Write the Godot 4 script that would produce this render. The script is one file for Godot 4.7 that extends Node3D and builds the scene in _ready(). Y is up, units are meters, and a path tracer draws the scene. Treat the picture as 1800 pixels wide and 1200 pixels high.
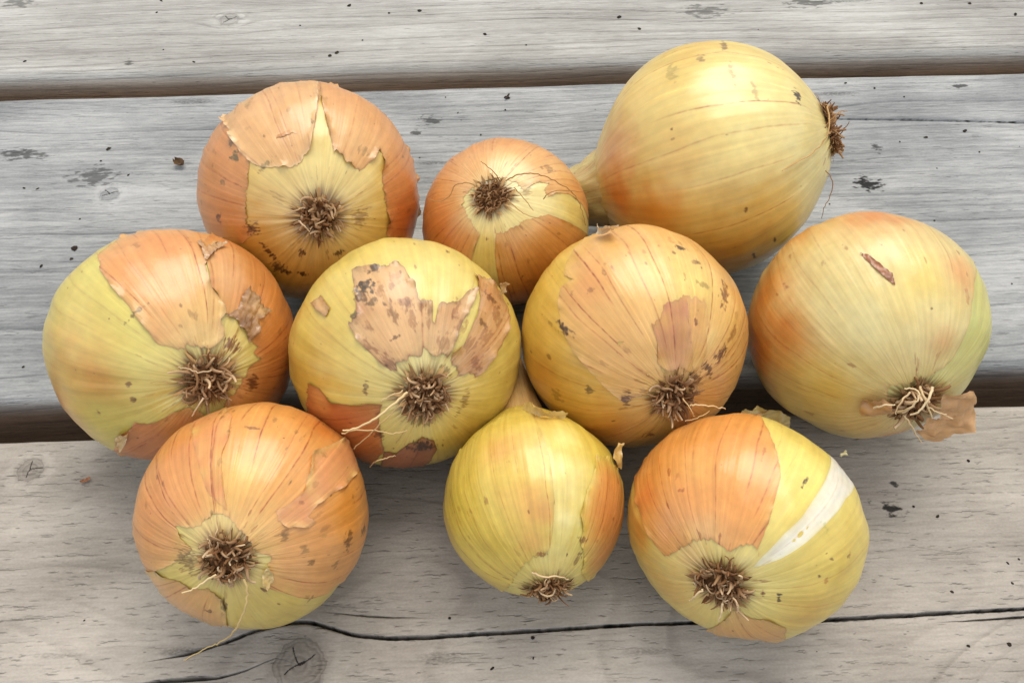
extends Node3D
# Ten onions heaped on a weathered plank table, under an overcast sky. Units are metres.

const TABLE_PITCH := 0.19018      # width of a plank
const GAP := 0.01682        # gap between two planks
const BACK := -0.36219       # z of the back edge of the middle plank
const SHEET := 0.00016      # how far a layer of dry skin stands off the one below

var fine := FastNoiseLite.new()     # value about -1..1, used with scaled coordinates
var rng := RandomNumberGenerator.new()
var fibre_bytes: PackedByteArray
var skin_relief: ImageTexture
const SKIN_W := 1024
const SKIN_H := 512
var albedo_gain := 1.0

func rgb(r: float, g: float, b: float) -> Color:
	var c := Color(r / 255.0, g / 255.0, b / 255.0).srgb_to_linear()
	return c

func numbered(called: String, parent: Node) -> String:
	if not parent.has_node(called): return called
	var i := 1
	while parent.has_node("%s_%03d" % [called, i]): i += 1
	return "%s_%03d" % [called, i]

func obj(called: String, mesh: Mesh, material: Material, parent: Node) -> MeshInstance3D:
	var o := MeshInstance3D.new()
	o.name = numbered(called, parent)
	o.mesh = mesh
	o.material_override = material
	parent.add_child(o, true)
	return o

func thing(called: String, label: String, category: String, at := Vector3.ZERO, group := "") -> Node3D:
	var o := Node3D.new()
	o.name = numbered(called, self)
	add_child(o, true)
	o.position = at
	o.set_meta("label", label)
	o.set_meta("category", category)
	if group: o.set_meta("group", group)
	return o

func tag(o: Node3D, label: String, category: String, group := "") -> void:
	o.set_meta("label", label)
	o.set_meta("category", category)
	if group: o.set_meta("group", group)

func mat(rough := 0.6, spec := 0.5) -> StandardMaterial3D:
	var m := StandardMaterial3D.new()
	m.roughness = rough
	m.metallic_specular = spec
	m.vertex_color_use_as_albedo = true
	m.cull_mode = BaseMaterial3D.CULL_DISABLED
	return m

func grid_mesh(pos: PackedVector3Array, uv: PackedVector2Array, col: PackedColorArray, nu: int, nv: int, wrap := false, flip := false) -> ArrayMesh:
	# nu x nv points in rows of nu; normals from neighbours
	var nrm := PackedVector3Array()
	nrm.resize(nu * nv)
	for j in nv:
		for i in nu:
			var i0 := i - 1
			var i1 := i + 1
			if wrap:
				if i0 < 0: i0 = nu - 2
				if i1 > nu - 1: i1 = 1
			else:
				i0 = maxi(i0, 0)
				i1 = mini(i1, nu - 1)
			var du := pos[j * nu + i1] - pos[j * nu + i0]
			var dv := pos[mini(j + 1, nv - 1) * nu + i] - pos[maxi(j - 1, 0) * nu + i]
			var n := dv.cross(du) if flip else du.cross(dv)
			nrm[j * nu + i] = n.normalized() if n.length_squared() > 1e-24 else Vector3.ZERO
	for j in [0, nv - 1]:        # poles: take the neighbour ring's mean
		var sum := Vector3.ZERO
		for i in nu: sum += nrm[(1 if j == 0 else nv - 2) * nu + i]
		for i in nu:
			if nrm[j * nu + i] == Vector3.ZERO: nrm[j * nu + i] = sum.normalized()
	var idx := PackedInt32Array()
	idx.resize((nu - 1) * (nv - 1) * 6)
	var k := 0
	for j in nv - 1:
		for i in nu - 1:
			var a := j * nu + i
			idx[k] = a; idx[k + 1] = a + nu; idx[k + 2] = a + 1
			idx[k + 3] = a + 1; idx[k + 4] = a + nu; idx[k + 5] = a + nu + 1
			if flip:
				idx[k + 1] = a + 1; idx[k + 2] = a + nu
				idx[k + 4] = a + nu + 1; idx[k + 5] = a + nu
			k += 6
	var arr := []
	arr.resize(Mesh.ARRAY_MAX)
	arr[Mesh.ARRAY_VERTEX] = pos
	arr[Mesh.ARRAY_NORMAL] = nrm
	arr[Mesh.ARRAY_TEX_UV] = uv
	if col.size(): arr[Mesh.ARRAY_COLOR] = col
	arr[Mesh.ARRAY_INDEX] = idx
	var m := ArrayMesh.new()
	m.add_surface_from_arrays(Mesh.PRIMITIVE_TRIANGLES, arr)
	return m

# ---------------------------------------------------------------- wood

func wood_maps(p: Dictionary) -> Array:
	# an albedo and a relief picture of one plank; u runs along the grain over p.span metres, v down the unrolled cross-section
	var w := 2048
	var h := 1024
	var r := RandomNumberGenerator.new()
	r.seed = p.seed
	var total: float = p.total
	var px: float = w / float(p.span)
	var py: float = h / total
	var n := FastNoiseLite.new()
	n.noise_type = FastNoiseLite.TYPE_SIMPLEX_SMOOTH
	n.seed = p.seed
	n.fractal_type = FastNoiseLite.FRACTAL_FBM
	n.fractal_octaves = 3
	n.frequency = 0.012
	var layer := func(sw: int, sh: int, freq: float, sd: int) -> PackedByteArray:
		n.frequency = freq
		n.seed = sd
		var im: Image = n.get_image(sw, sh, false, false, true)
		im.convert(Image.FORMAT_L8)
		im.resize(w, h, Image.INTERPOLATE_CUBIC)
		return im.get_data()
	var warp: PackedByteArray = layer.call(128, 128, 0.010, p.seed + 1)
	var fib: PackedByteArray = layer.call(48, 1024, 0.10, p.seed + 2)
	var fib2: PackedByteArray = layer.call(256, 1024, 0.22, p.seed + 3)
	var mot: PackedByteArray = layer.call(256, 256, 0.02, p.seed + 4)
	var grit: PackedByteArray = layer.call(1024, 1024, 0.35, p.seed + 5)
	# growth rings looked up across the grain
	var lut := PackedFloat32Array()
	lut.resize(4096)
	var at := 0
	while at < 4096:
		var wide := int(r.randf_range(p.ring.x, p.ring.y) * 2.0)
		var amp := r.randf_range(0.25, 1.0)
		for i in wide:
			if at + i < 4096:
				var s := i / float(wide)
				lut[at + i] = amp * (0.42 * s * s + (0.75 * smoothstep(0.80, 0.93, s) - 0.75 * smoothstep(0.95, 1.0, s)))
		at += wide
	var knots: Array = p.knots      # [u px, v px, radius px (v), radius px (u)]
	var light: Color = p.light
	var dark: Color = p.dark
	var edge_tone: Color = p.edge
	var top0 := int(p.top0 * py)
	var top1 := int(p.top1 * py)
	var soft: float = p.soft * py
	var rgbs := PackedByteArray()
	rgbs.resize(w * h * 3)
	var rel := PackedByteArray()
	rel.resize(w * h)
	var wamp: float = p.warp
	var ring_amt: float = p.ring_amount
	var fib_amt: float = p.fibre
	for y in h:
		var e := clampf((y - top1) / soft, 0.0, 1.0) + clampf((top0 - y) / soft, 0.0, 1.0)
		e = minf(e, 1.0)
		var lc := light.lerp(edge_tone, e)
		var dc := dark.lerp(edge_tone.darkened(0.45), e)
		var lr := lc.r * 255.0
		var lg := lc.g * 255.0
		var lb := lc.b * 255.0
		var er := dc.r * 255.0 - lr
		var eg := dc.g * 255.0 - lg
		var eb := dc.b * 255.0 - lb
		for x in w:
			var i := y * w + x
			var g := y + (warp[i] - 128) * wamp
			var extra := 0.0
			for k in knots:
				var dx: float = (x - k[0]) * k[2] / k[3] * 0.62
				var dy: float = y - k[1]
				var d2 := dx * dx + dy * dy
				var kr: float = k[2]
				if d2 < kr * kr * 30.0:
					var ddx := dx / 0.62
					var dk := (ddx * ddx + dy * dy) * (1.0 + 0.35 * fine.get_noise_2d(ddx / kr * 1.3 + 3.0, dy / kr * 1.3))
					if dk < kr * kr:
						var d := sqrt(dk)
						g = d * 3.0 + 700.0
						extra += 0.20 + 0.07 * sin(d / kr * 26.0 + 2.0 * fine.get_noise_2d(ddx / kr, dy / kr)) + 0.18 * smoothstep(0.82, 0.97, d / kr)
					else:
						var bend := dy * kr * kr / d2
						g -= bend * 1.5 * clampf(1.5 * (1.0 - sqrt(d2) / (kr * 5.4)), 0.0, 1.0)
						extra += 0.12 * exp(-(sqrt(dk) - kr) / (kr * 0.35)) - 0.20 * exp(-pow((sqrt(dk) - kr * 1.45) / (kr * 0.4), 2.0))
			var ring := lut[clampi(int(g * 2.0) + 900, 0, 4095)]
			var f := (fib[i] - 128) * 0.0017 + (fib2[i] - 128) * 0.0017
			var v := 0.30 + ring_amt * (ring - 0.2) + fib_amt * f + (mot[i] - 128) * 0.0026 + (grit[i] - 128) * 0.0009 + extra
			v = clampf(v, -0.12, 1.0)
			var q := i * 3
			rgbs[q] = clampi(int(lr + er * v), 0, 255)
			rgbs[q + 1] = clampi(int(lg + eg * v), 0, 255)
			rgbs[q + 2] = clampi(int(lb + eb * v), 0, 255)
			rel[i] = clampi(int(205.0 - 120.0 * ring_amt * ring - 70.0 * fib_amt * absf(f) - 40.0 * maxf(f, 0.0) + (grit[i] - 128) * 0.12 - extra * 60.0), 0, 255)
	# short drying checks and stains
	for c in int(p.checks):
		var x0 := r.randi_range(0, w - 1)
		var y0 := r.randf_range(0, h - 1)
		var len_ := int(r.randf_range(5.0, 26.0) * (1.0 if r.randf() < 0.86 else r.randf_range(2.0, 5.0)))
		var depth := r.randf_range(0.07, 0.32)
		var slope := r.randf_range(-0.02, 0.05)
		for s in len_:
			var xx := (x0 + s) % w
			var yy := clampi(int(y0 + s * slope + sin(s * 0.21 + y0) * 0.5), 0, h - 1)
			var k := 1.0 - depth * sin(PI * (s + 0.5) / len_)
			var q := (yy * w + xx) * 3
			rgbs[q] = int(rgbs[q] * k)
			rgbs[q + 1] = int(rgbs[q + 1] * k)
			rgbs[q + 2] = int(rgbs[q + 2] * k)
			rel[yy * w + xx] = int(rel[yy * w + xx] * k * k)
	for c in int(p.long):     # long hairlines between the growth rings
		var x0 := r.randi_range(0, w - 1)
		var y0 := r.randf_range(top0, top1)
		var len_ := r.randi_range(90, 620)
		var depth := r.randf_range(0.08, 0.32)
		var slope := r.randf_range(-0.008, 0.012)
		for s in len_:
			var xx := (x0 + s) % w
			var yf := y0 + s * slope + fine.get_noise_2d(s * 0.006, y0) * 9.0
			var yy := clampi(int(yf), 1, h - 2)
			var k := depth * sin(PI * (s + 0.5) / len_) * (0.7 + 1.1 * fine.get_noise_2d(s * 0.05, y0 + 50.0))
			if k <= 0.01: continue
			var part := yf - yy
			for t in 2:
				var kk := 1.0 - k * ((1.0 - part) if t == 0 else part)
				var q := ((yy + t) * w + xx) * 3
				rgbs[q] = int(rgbs[q] * kk)
				rgbs[q + 1] = int(rgbs[q + 1] * kk)
				rgbs[q + 2] = int(rgbs[q + 2] * kk)
				rel[(yy + t) * w + xx] = int(rel[(yy + t) * w + xx] * kk)
	for c in 26:      # grey mildew smudges
		var cx := r.randf() * w
		var cy := r.randf_range(top0, top1)
		var rx := r.randf_range(10, 60)
		var ry := r.randf_range(4, 12)
		var amount := r.randf_range(0.06, 0.26)
		for yy in range(maxi(0, int(cy - ry)), mini(h, int(cy + ry))):
			for xx in range(maxi(0, int(cx - rx)), mini(w, int(cx + rx))):
				var dd := pow((xx - cx) / rx, 2.0) + pow((yy - cy) / ry, 2.0)
				if dd < 1.0:
					var k := 1.0 - amount * (1.0 - dd) * clampf(0.4 + grit[yy * w + xx] / 128.0 - 0.5, 0.0, 1.2)
					var q := (yy * w + xx) * 3
					rgbs[q] = int(rgbs[q] * k)
					rgbs[q + 1] = int(rgbs[q + 1] * k)
					rgbs[q + 2] = int(rgbs[q + 2] * k)
	for c in p.cracks:        # dark painted into the long cracks: lodged dirt and the shade of their depth
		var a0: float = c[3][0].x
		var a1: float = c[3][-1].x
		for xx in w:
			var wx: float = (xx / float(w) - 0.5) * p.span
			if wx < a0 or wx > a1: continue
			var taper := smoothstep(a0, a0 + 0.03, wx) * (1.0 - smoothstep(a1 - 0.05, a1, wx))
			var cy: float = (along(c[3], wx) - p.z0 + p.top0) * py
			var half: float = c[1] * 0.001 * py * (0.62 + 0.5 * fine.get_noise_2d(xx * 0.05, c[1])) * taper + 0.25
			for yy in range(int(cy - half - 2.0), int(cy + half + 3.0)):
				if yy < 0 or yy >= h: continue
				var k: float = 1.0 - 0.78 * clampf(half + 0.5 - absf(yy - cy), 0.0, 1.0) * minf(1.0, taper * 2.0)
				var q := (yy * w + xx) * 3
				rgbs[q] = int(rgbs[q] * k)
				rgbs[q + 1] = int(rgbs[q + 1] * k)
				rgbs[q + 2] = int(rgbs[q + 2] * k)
	for sm in p.smudges:      # dark weather stains with ragged edges
		for yy in range(int(sm[1] - sm[3] * 1.6), int(sm[1] + sm[3] * 1.6)):
			for xx in range(int(sm[0] - sm[2] * 1.6), int(sm[0] + sm[2] * 1.6)):
				if yy < 0 or yy >= h or xx < 0 or xx >= w: continue
				var dd := Vector2((xx - sm[0]) / sm[2], (yy - sm[1]) / sm[3]).length() + fine.get_noise_2d(xx * 0.035, yy * 0.09 + sm[0]) * 1.0 + fine.get_noise_2d(xx * 0.15, yy * 0.3) * 0.35
				var k: float = 1.0 - sm[4] * (1.0 - smoothstep(0.4, 1.0, dd))
				var q := (yy * w + xx) * 3
				rgbs[q] = int(rgbs[q] * k)
				rgbs[q + 1] = int(rgbs[q + 1] * k)
				rgbs[q + 2] = int(rgbs[q + 2] * k)
	for k in knots:       # drying cracks across each knot
		var count := 6 if k[2] > 40 else 3
		for c in count:
			var ang := TAU * c / count + r.randf_range(-0.75, 0.75)
			var reach := r.randf_range(0.6, 0.98)
			var steps := int(k[3] * 1.5)
			var bend := r.randf_range(-0.5, 0.5)
			for s in steps:
				var q := s / float(steps) * reach
				var a := ang + bend * q
				var half: float = (1.0 - q / reach) * (1.7 if c % 3 == 0 else 0.5) * k[2] / 45.0 + 0.2
				for t in range(-3, 4):
					if absf(t) <= half:
						var xx := clampi(int(k[0] + cos(a) * q * k[3] - sin(a) * t), 0, w - 1)
						var yy := clampi(int(k[1] + sin(a) * q * k[2] + cos(a) * t), 0, h - 1)
						var o := (yy * w + xx) * 3
						rgbs[o] = 38
						rgbs[o + 1] = 34
						rgbs[o + 2] = 32
						rel[yy * w + xx] = 20
	var im := Image.create_from_data(w, h, false, Image.FORMAT_RGB8, rgbs)
	var hm := Image.create_from_data(w, h, false, Image.FORMAT_L8, rel)
	return [ImageTexture.create_from_image(im), ImageTexture.create_from_image(hm)]

func along(points: Array, x: float) -> float:
	if x <= points[0].x: return points[0].y
	for i in points.size() - 1:
		if x <= points[i + 1].x:
			var t: float = (x - points[i].x) / (points[i + 1].x - points[i].x)
			var y0: float = points[i].y
			var y1: float = points[i + 1].y
			var ya: float = points[maxi(i - 1, 0)].y
			var yb: float = points[mini(i + 2, points.size() - 1)].y
			return lerpf(cubic_interpolate(y0, y1, ya, yb, t), lerpf(y0, y1, t), 0.3)
	return points[-1].y

func plank_mesh(p: Dictionary) -> ArrayMesh:
	# cross-section from the foot of the back face over the top to the foot of the front face; long cracks are real grooves that follow their own lines
	var z0: float = p.z0
	var z1: float = p.z1
	var thick := 0.040
	var rb: float = p.round_back
	var rf: float = p.round_front
	var cracks: Array = p.cracks
	var x_of := PackedFloat32Array()
	var x := -0.80
	while x < 0.801:
		x_of.append(x)
		x += 0.003 if absf(x) < 0.36 else 0.02
	var nu := x_of.size()
	var rows := []        # each [kind, data]
	var fill := 8 if cracks.size() else 14
	var guides := cracks.size() + 1
	var pos := PackedVector3Array()
	var uv := PackedVector2Array()
	var columns := []
	var cn := FastNoiseLite.new()
	cn.seed = p.seed
	cn.frequency = 1.0
	for i in nu:
		var xx := x_of[i]
		var pts := []      # [z, y, s]
		var wob := cn.get_noise_2d(xx * 9.0, 3.0) * 0.0012
		var wobf := cn.get_noise_2d(xx * 12.0, 9.0) * 0.0012
		pts.append([z0, -thick])
		pts.append([z0 + wob * 0.3, -rb - 0.01])
		for k in 6:
			var a := PI / 2 * k / 5.0
			pts.append([z0 + wob + rb - rb * cos(a), -rb + rb * sin(a)])
		var last := z0 + rb + wob
		var top_end := z1 - rf + wobf
		var lines := []
		for c in cracks:
			var cz: float = along(c[3], xx)
			var x_in: float = c[3][0].x
			var x_out: float = c[3][-1].x
			var taper := smoothstep(x_in, x_in + 0.025, xx) * (1.0 - smoothstep(x_out - 0.04, x_out, xx)) * (0.75 + 0.5 * cn.get_noise_2d(xx * 60.0, c[1] * 50.0))
			lines.append([cz + cn.get_noise_2d(xx * 90.0, 5.0) * 0.0004, c[1] * 0.001 * taper, c[2] * 0.001 * taper])
		for k in lines.size():
			if k and lines[k][0] < lines[k - 1][0] + 0.0016 + lines[k][1] + lines[k - 1][1]: lines[k][0] = lines[k - 1][0] + 0.0016 + lines[k][1] + lines[k - 1][1]
		for k in lines.size() + 1:
			var to: float = top_end if k == lines.size() else lines[k][0] - lines[k][1]
			for f in range(1, fill + (0 if k < lines.size() else 1)):
				pts.append([lerpf(last, to, f / float(fill)), 0.0])
			if k < lines.size():
				var l: Array = lines[k]
				pts.append([l[0] - l[1] - 0.0001, 0.0])
				pts.append([l[0] - l[1] * 0.8, -l[2] * 0.8])
				pts.append([l[0], -l[2]])
				pts.append([l[0] + l[1] * 0.8, -l[2] * 0.8])
				pts.append([l[0] + l[1] + 0.0001, 0.0])
				last = l[0] + l[1] + 0.0001
		for k in range(1, 7):
			var a := PI / 2 * k / 6.0
			pts.append([z1 + wobf - rf + rf * sin(a), -rf + rf * cos(a)])
		pts.append([z1 + wobf * 0.3, -rf - 0.012])
		pts.append([z1, -thick])
		columns.append(pts)
	var nv: int = columns[0].size()
	pos.resize(nu * nv)
	uv.resize(nu * nv)
	for j in nv:
		for i in nu:
			var q: Array = columns[i][j]
			var y: float = q[1]
			if y == 0.0: y = cn.get_noise_2d(x_of[i] * 5.0, q[0] * 30.0) * 0.0004
			pos[j * nu + i] = Vector3(x_of[i], y, q[0])
			var v: float = q[0] - z0 + thick
			if j < 8: v = thick + minf(q[1], 0.0) + (q[0] - z0)
			elif j >= nv - 8: v = thick + (z1 - z0) + minf(0.0, q[0] - z1) - q[1]
			uv[j * nu + i] = Vector2(x_of[i] / p.span + 0.5, v / p.total)
	# close the underside with a last row
	return grid_mesh(pos, uv, PackedColorArray(), nu, nv, false, true)

func build_table() -> void:
	var table := thing("picnic_table", "weathered grey picnic table top of wide planks under the onions", "table")
	var cracks := [
		[3,0.42,4.0,[Vector2(-0.0648,-0.0849),Vector2(-0.0548,-0.0837),Vector2(-0.0451,-0.0823),Vector2(-0.0318,-0.0814),Vector2(-0.0184,-0.0807)]],
		[3,0.62,7.0,[Vector2(-0.1183,-0.0707),Vector2(-0.1039,-0.0724),Vector2(-0.0915,-0.0759),Vector2(-0.0827,-0.0792),Vector2(-0.0735,-0.0811),Vector2(-0.0650,-0.0811),Vector2(-0.0582,-0.0790),Vector2(-0.0495,-0.0762),Vector2(-0.0391,-0.0749),Vector2(-0.0278,-0.0746),Vector2(-0.0071,-0.0750),Vector2(0.0175,-0.0755),Vector2(0.0404,-0.0760),Vector2(0.0689,-0.0758),Vector2(0.0974,-0.0748),Vector2(0.1224,-0.0749),Vector2(0.1477,-0.0754),Vector2(0.1769,-0.0757),Vector2(0.2239,-0.0761)]],
		[3,0.30,4.0,[Vector2(0.1447,-0.0725),Vector2(0.1582,-0.0727),Vector2(0.1758,-0.0731),Vector2(0.2109,-0.0736)]],
		[3,0.70,7.0,[Vector2(-0.1257,-0.0635),Vector2(-0.1096,-0.0643),Vector2(-0.0933,-0.0646),Vector2(-0.0845,-0.0664),Vector2(-0.0776,-0.0692),Vector2(-0.0740,-0.0700),Vector2(-0.0682,-0.0678)]],
		[2,0.80,8.0,[Vector2(0.1538,-0.3280),Vector2(0.2181,-0.3244),Vector2(0.2787,-0.3195),Vector2(0.3758,-0.3118)]],
	]
	var knots := [
		[3,Vector2(-0.0673,-0.0678),0.0085],
		[3,Vector2(-0.1760,-0.1420),0.0049],
		[2,Vector2(-0.1823,-0.2877),0.0044],
		[1,Vector2(-0.1484,-0.4293),0.0060],
	]
	var smudges := [
		[2,Vector2(0.1837,-0.2790),0.0066,0.0046,0.75],
		[2,Vector2(0.1805,-0.2823),0.0028,0.0027,0.60],
		[2,Vector2(-0.1929,-0.3003),0.0111,0.0064,0.35],
		[2,Vector2(-0.0299,-0.3342),0.0059,0.0040,0.40],
		[2,Vector2(-0.0370,-0.3261),0.0026,0.0026,0.45],
		[2,Vector2(0.1944,-0.3050),0.0026,0.0037,0.50],
		[2,Vector2(-0.2327,-0.3183),0.0128,0.0038,0.40],
		[3,Vector2(0.1412,-0.1130),0.0045,0.0024,0.70],
		[3,Vector2(0.1458,-0.1229),0.0017,0.0011,0.60],
		[1,Vector2(-0.1974,-0.3906),0.0032,0.0031,0.40],
		[1,Vector2(-0.2770,-0.4518),0.0102,0.0048,0.30],
		[1,Vector2(0.1919,-0.4311),0.0135,0.0046,0.35],
		[1,Vector2(0.1299,-0.4251),0.0133,0.0069,0.30],
		[3,Vector2(0.1349,-0.1166),0.0021,0.0013,0.40],
		[2,Vector2(0.2547,-0.3511),0.0049,0.0024,0.50],
	]
	var looks := [
		{"light": Color8(170, 170, 168), "dark": Color8(112, 110, 107), "edge": Color8(160, 136, 114), "span": 0.78, "ring": Vector2(16, 44), "warp": 0.40, "ring_amount": 0.36, "fibre": 1.0, "checks": 2600, "long": 170},
		{"light": Color8(159, 161, 163), "dark": Color8(90, 93, 97), "edge": Color8(132, 112, 96), "span": 0.60, "ring": Vector2(9, 40), "warp": 0.34, "ring_amount": 0.38, "fibre": 0.9, "checks": 2600, "long": 230},
		{"light": Color8(167, 161, 154), "dark": Color8(104, 98, 92), "edge": Color8(130, 112, 96), "span": 0.46, "ring": Vector2(40, 90), "warp": 1.3, "ring_amount": 0.26, "fibre": 0.55, "checks": 7000, "long": 40},
	]
	var made := {}
	for k in 5:
		var look: Dictionary = looks[[1, 0, 1, 2, 0][k]].duplicate()
		var z0 := BACK + (k - 2) * (TABLE_PITCH + GAP)
		look.z0 = z0
		look.z1 = z0 + TABLE_PITCH
		look.seed = 40 + k * 17
		look.round_back = 0.0035
		look.round_front = 0.0085 if k == 1 else 0.006
		look.total = TABLE_PITCH + 0.08
		look.top0 = 0.040
		look.top1 = 0.040 + TABLE_PITCH
		look.soft = 0.012
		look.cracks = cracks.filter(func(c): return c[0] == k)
		look.knots = []
		for n in knots:
			if n[0] == k:
				var px: float = 2048.0 / look.span
				var py: float = 1024.0 / look.total
				look.knots.append([(n[1].x / look.span + 0.5) * 2048.0, (n[1].y - z0 + 0.040) * py, n[2] * py, n[2] * px])
		look.smudges = []
		for n in smudges:
			if n[0] == k:
				var py: float = 1024.0 / look.total
				look.smudges.append([(n[1].x / look.span + 0.5) * 2048.0, (n[1].y - z0 + 0.040) * py, n[2] * 2048.0 / look.span, n[3] * py, n[4]])
		var m := mat(0.82, 0.32)
		m.vertex_color_use_as_albedo = false
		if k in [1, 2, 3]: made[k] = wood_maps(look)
		var maps: Array = made[{0: 2, 4: 1}.get(k, k)] if made.has({0: 2, 4: 1}.get(k, k)) else []
		if maps.is_empty():
			made[2] = wood_maps({"light": look.light, "dark": look.dark, "edge": look.edge, "span": look.span, "ring": look.ring, "warp": look.warp, "ring_amount": look.ring_amount, "fibre": look.fibre, "checks": look.checks, "long": look.long, "seed": 74, "total": look.total, "top0": look.top0, "top1": look.top1, "soft": look.soft, "knots": [], "smudges": [], "cracks": [], "z0": 0.0})
			maps = made[2]
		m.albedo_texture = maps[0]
		m.heightmap_enabled = true
		m.heightmap_texture = maps[1]
		m.heightmap_scale = 0.07
		obj("plank", plank_mesh(look), m, table)
	# battens under the planks
	var bm := mat(0.9, 0.2)
	bm.albedo_color = Color8(104, 90, 76)
	for bx in [-0.62, 0.62]:
		var b := BoxMesh.new()
		b.size = Vector3(0.09, 0.038, 1.0)
		var o := obj("batten", b, bm, table)
		o.position = Vector3(bx, -0.0603, BACK + TABLE_PITCH * 0.5 + 0.02)

# ---------------------------------------------------------------- onions

func prepare_skin() -> void:
	var n := FastNoiseLite.new()
	n.noise_type = FastNoiseLite.TYPE_SIMPLEX_SMOOTH
	n.fractal_octaves = 3
	n.seed = 5
	n.frequency = 0.09
	var im := n.get_seamless_image(SKIN_W, 24, false, false, 0.2, true)
	im.convert(Image.FORMAT_L8)
	im.resize(SKIN_W, SKIN_H, Image.INTERPOLATE_CUBIC)
	n.frequency = 0.05
	n.seed = 8
	var im2 := n.get_seamless_image(SKIN_W, SKIN_H, false, false, 0.2, true)
	im2.convert(Image.FORMAT_L8)
	var a := im.get_data()
	var b := im2.get_data()
	fibre_bytes.resize(SKIN_W * SKIN_H)
	for i in SKIN_W * SKIN_H:
		fibre_bytes[i] = clampi(int(228.0 + (a[i] - 128) * 0.085 + (b[i] - 128) * 0.05), 0, 255)
	var relief := PackedByteArray()
	relief.resize(SKIN_W * SKIN_H)
	for i in SKIN_W * SKIN_H:
		relief[i] = clampi(int(128.0 + (a[i] - 128) * 0.5 + (b[i] - 128) * 0.15), 0, 255)
	skin_relief = ImageTexture.create_from_image(Image.create_from_data(SKIN_W, SKIN_H, false, Image.FORMAT_L8, relief))

func skin_texture(o: Dictionary, seed_: int, strength: float, count: int, dry_one: bool) -> ImageTexture:
	# tones that multiply the vertex colours: fibre, veins that run from root to neck, stains and specks
	var r := RandomNumberGenerator.new()
	r.seed = seed_
	var rgbs := PackedByteArray()
	rgbs.resize(SKIN_W * SKIN_H * 3)
	var shift := r.randi_range(0, SKIN_W - 1)
	var k := 0
	for y in SKIN_H:
		var row := y * SKIN_W
		for x in SKIN_W:
			var b := fibre_bytes[row + ((x + shift) & 1023)]
			rgbs[k] = b
			rgbs[k + 1] = b
			rgbs[k + 2] = b
			k += 3
	for v in count:
		var a0 := (v + r.randf_range(-0.42, 0.42)) / count * SKIN_W
		var power := strength * r.randf_range(0.35, 1.0) * (1.25 if dry_one else 1.0)
		var y0 := int(SKIN_H * r.randf_range(0.05, 0.2))
		var y1 := int(SKIN_H * r.randf_range(0.55, 0.95))
		if r.randf() < 0.3: y0 = int(SKIN_H * r.randf_range(0.2, 0.45))
		var drift := r.randf_range(-9, 9)
		var half := r.randf_range(0.55, 1.1)
		var seed_v := r.randf() * 90.0
		var lit := r.randf() < 0.3
		for y in range(y0, y1):
			var t := y / float(SKIN_H)
			var xc := a0 + drift * sin(t * 2.6 + seed_v) + fine.get_noise_2d(t * 2.5, seed_v) * 7.0 + fine.get_noise_2d(t * 18.0, seed_v + 7.0) * 0.5
			var wide := half / maxf(0.3, sin(t * PI))
			var fade := power * smoothstep(y0, y0 + 30.0, y) * (1.0 - smoothstep(y1 - 70.0, y1, y)) * (0.6 + 0.6 * fine.get_noise_2d(t * 30.0, seed_v + 3.0))
			for x in range(int(xc - wide * 3.0), int(xc + wide * 3.0) + 1):
				var d := absf(x - xc) / wide
				var s := fade * exp(-d * d)
				var soft := fade * 0.22 * exp(-d * 0.7)
				if s < 0.01 and soft < 0.01: continue
				var q := (y * SKIN_W + posmod(x, SKIN_W)) * 3
				if lit:
					rgbs[q] = mini(255, int(rgbs[q] * (1.0 + s * 0.16)))
					rgbs[q + 1] = mini(255, int(rgbs[q + 1] * (1.0 + s * 0.16)))
					rgbs[q + 2] = mini(255, int(rgbs[q + 2] * (1.0 + s * 0.16)))
				else:
					rgbs[q] = int(rgbs[q] * (1.0 - s * 0.40 - soft * 0.25))
					rgbs[q + 1] = int(rgbs[q + 1] * (1.0 - s * 0.62 - soft * 0.55))
					rgbs[q + 2] = int(rgbs[q + 2] * (1.0 - s * 0.66 - soft * 0.75))
	for i in 16:
		var d := Vector3(r.randfn(), 0, r.randfn()).normalized()
		var rho := r.randf_range(0.2, 0.46)
		stain(rgbs, Vector3(d.x * sin(rho), cos(rho), d.z * sin(rho)), r.randf_range(0.006, 0.016), r.randf_range(0.03, 0.11), rgb(150, 104, 60), r.randf_range(0.15, 0.6), r.randf() * 50.0, o.base)
	# dirt
	var ref: Color = o.skins[0].c if dry_one and o.skins.size() else o.base
	for s in o.stains: stain(rgbs, s[0], s[1] * 1.35, s[2] * 1.35, s[3], s[4], r.randf() * 50.0, ref)
	for i in int(o.specks * 0.9):
		var d := Vector3(r.randfn(0, 1), r.randfn(0.25, 0.8), r.randfn(0, 1)).normalized()
		var size := r.randf_range(0.004, 0.011) * (2.2 if r.randf() < 0.10 else 1.0)
		stain(rgbs, d, size, size * r.randf_range(0.6, 3.0), rgb(120, 82, 44) if r.randf() < 0.75 else rgb(170, 130, 80), r.randf_range(0.3, 0.8), r.randf() * 50.0, ref)
	if dry_one:      # brown scurf on the outermost skin, in patches
		for i in int(o.specks * 2.2):
			var d := Vector3(r.randfn(0, 1), r.randfn(0.3, 0.7), r.randfn(0, 1)).normalized()
			if fine.get_noise_3d(d.x * 2.2 + seed_, d.y * 2.2, d.z * 2.2) < 0.05: continue
			stain(rgbs, d, r.randf_range(0.008, 0.035), r.randf_range(0.015, 0.07), rgb(150, 100, 60), r.randf_range(0.2, 0.55), r.randf() * 50.0, ref)
	return ImageTexture.create_from_image(Image.create_from_data(SKIN_W, SKIN_H, false, Image.FORMAT_RGB8, rgbs))

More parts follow.
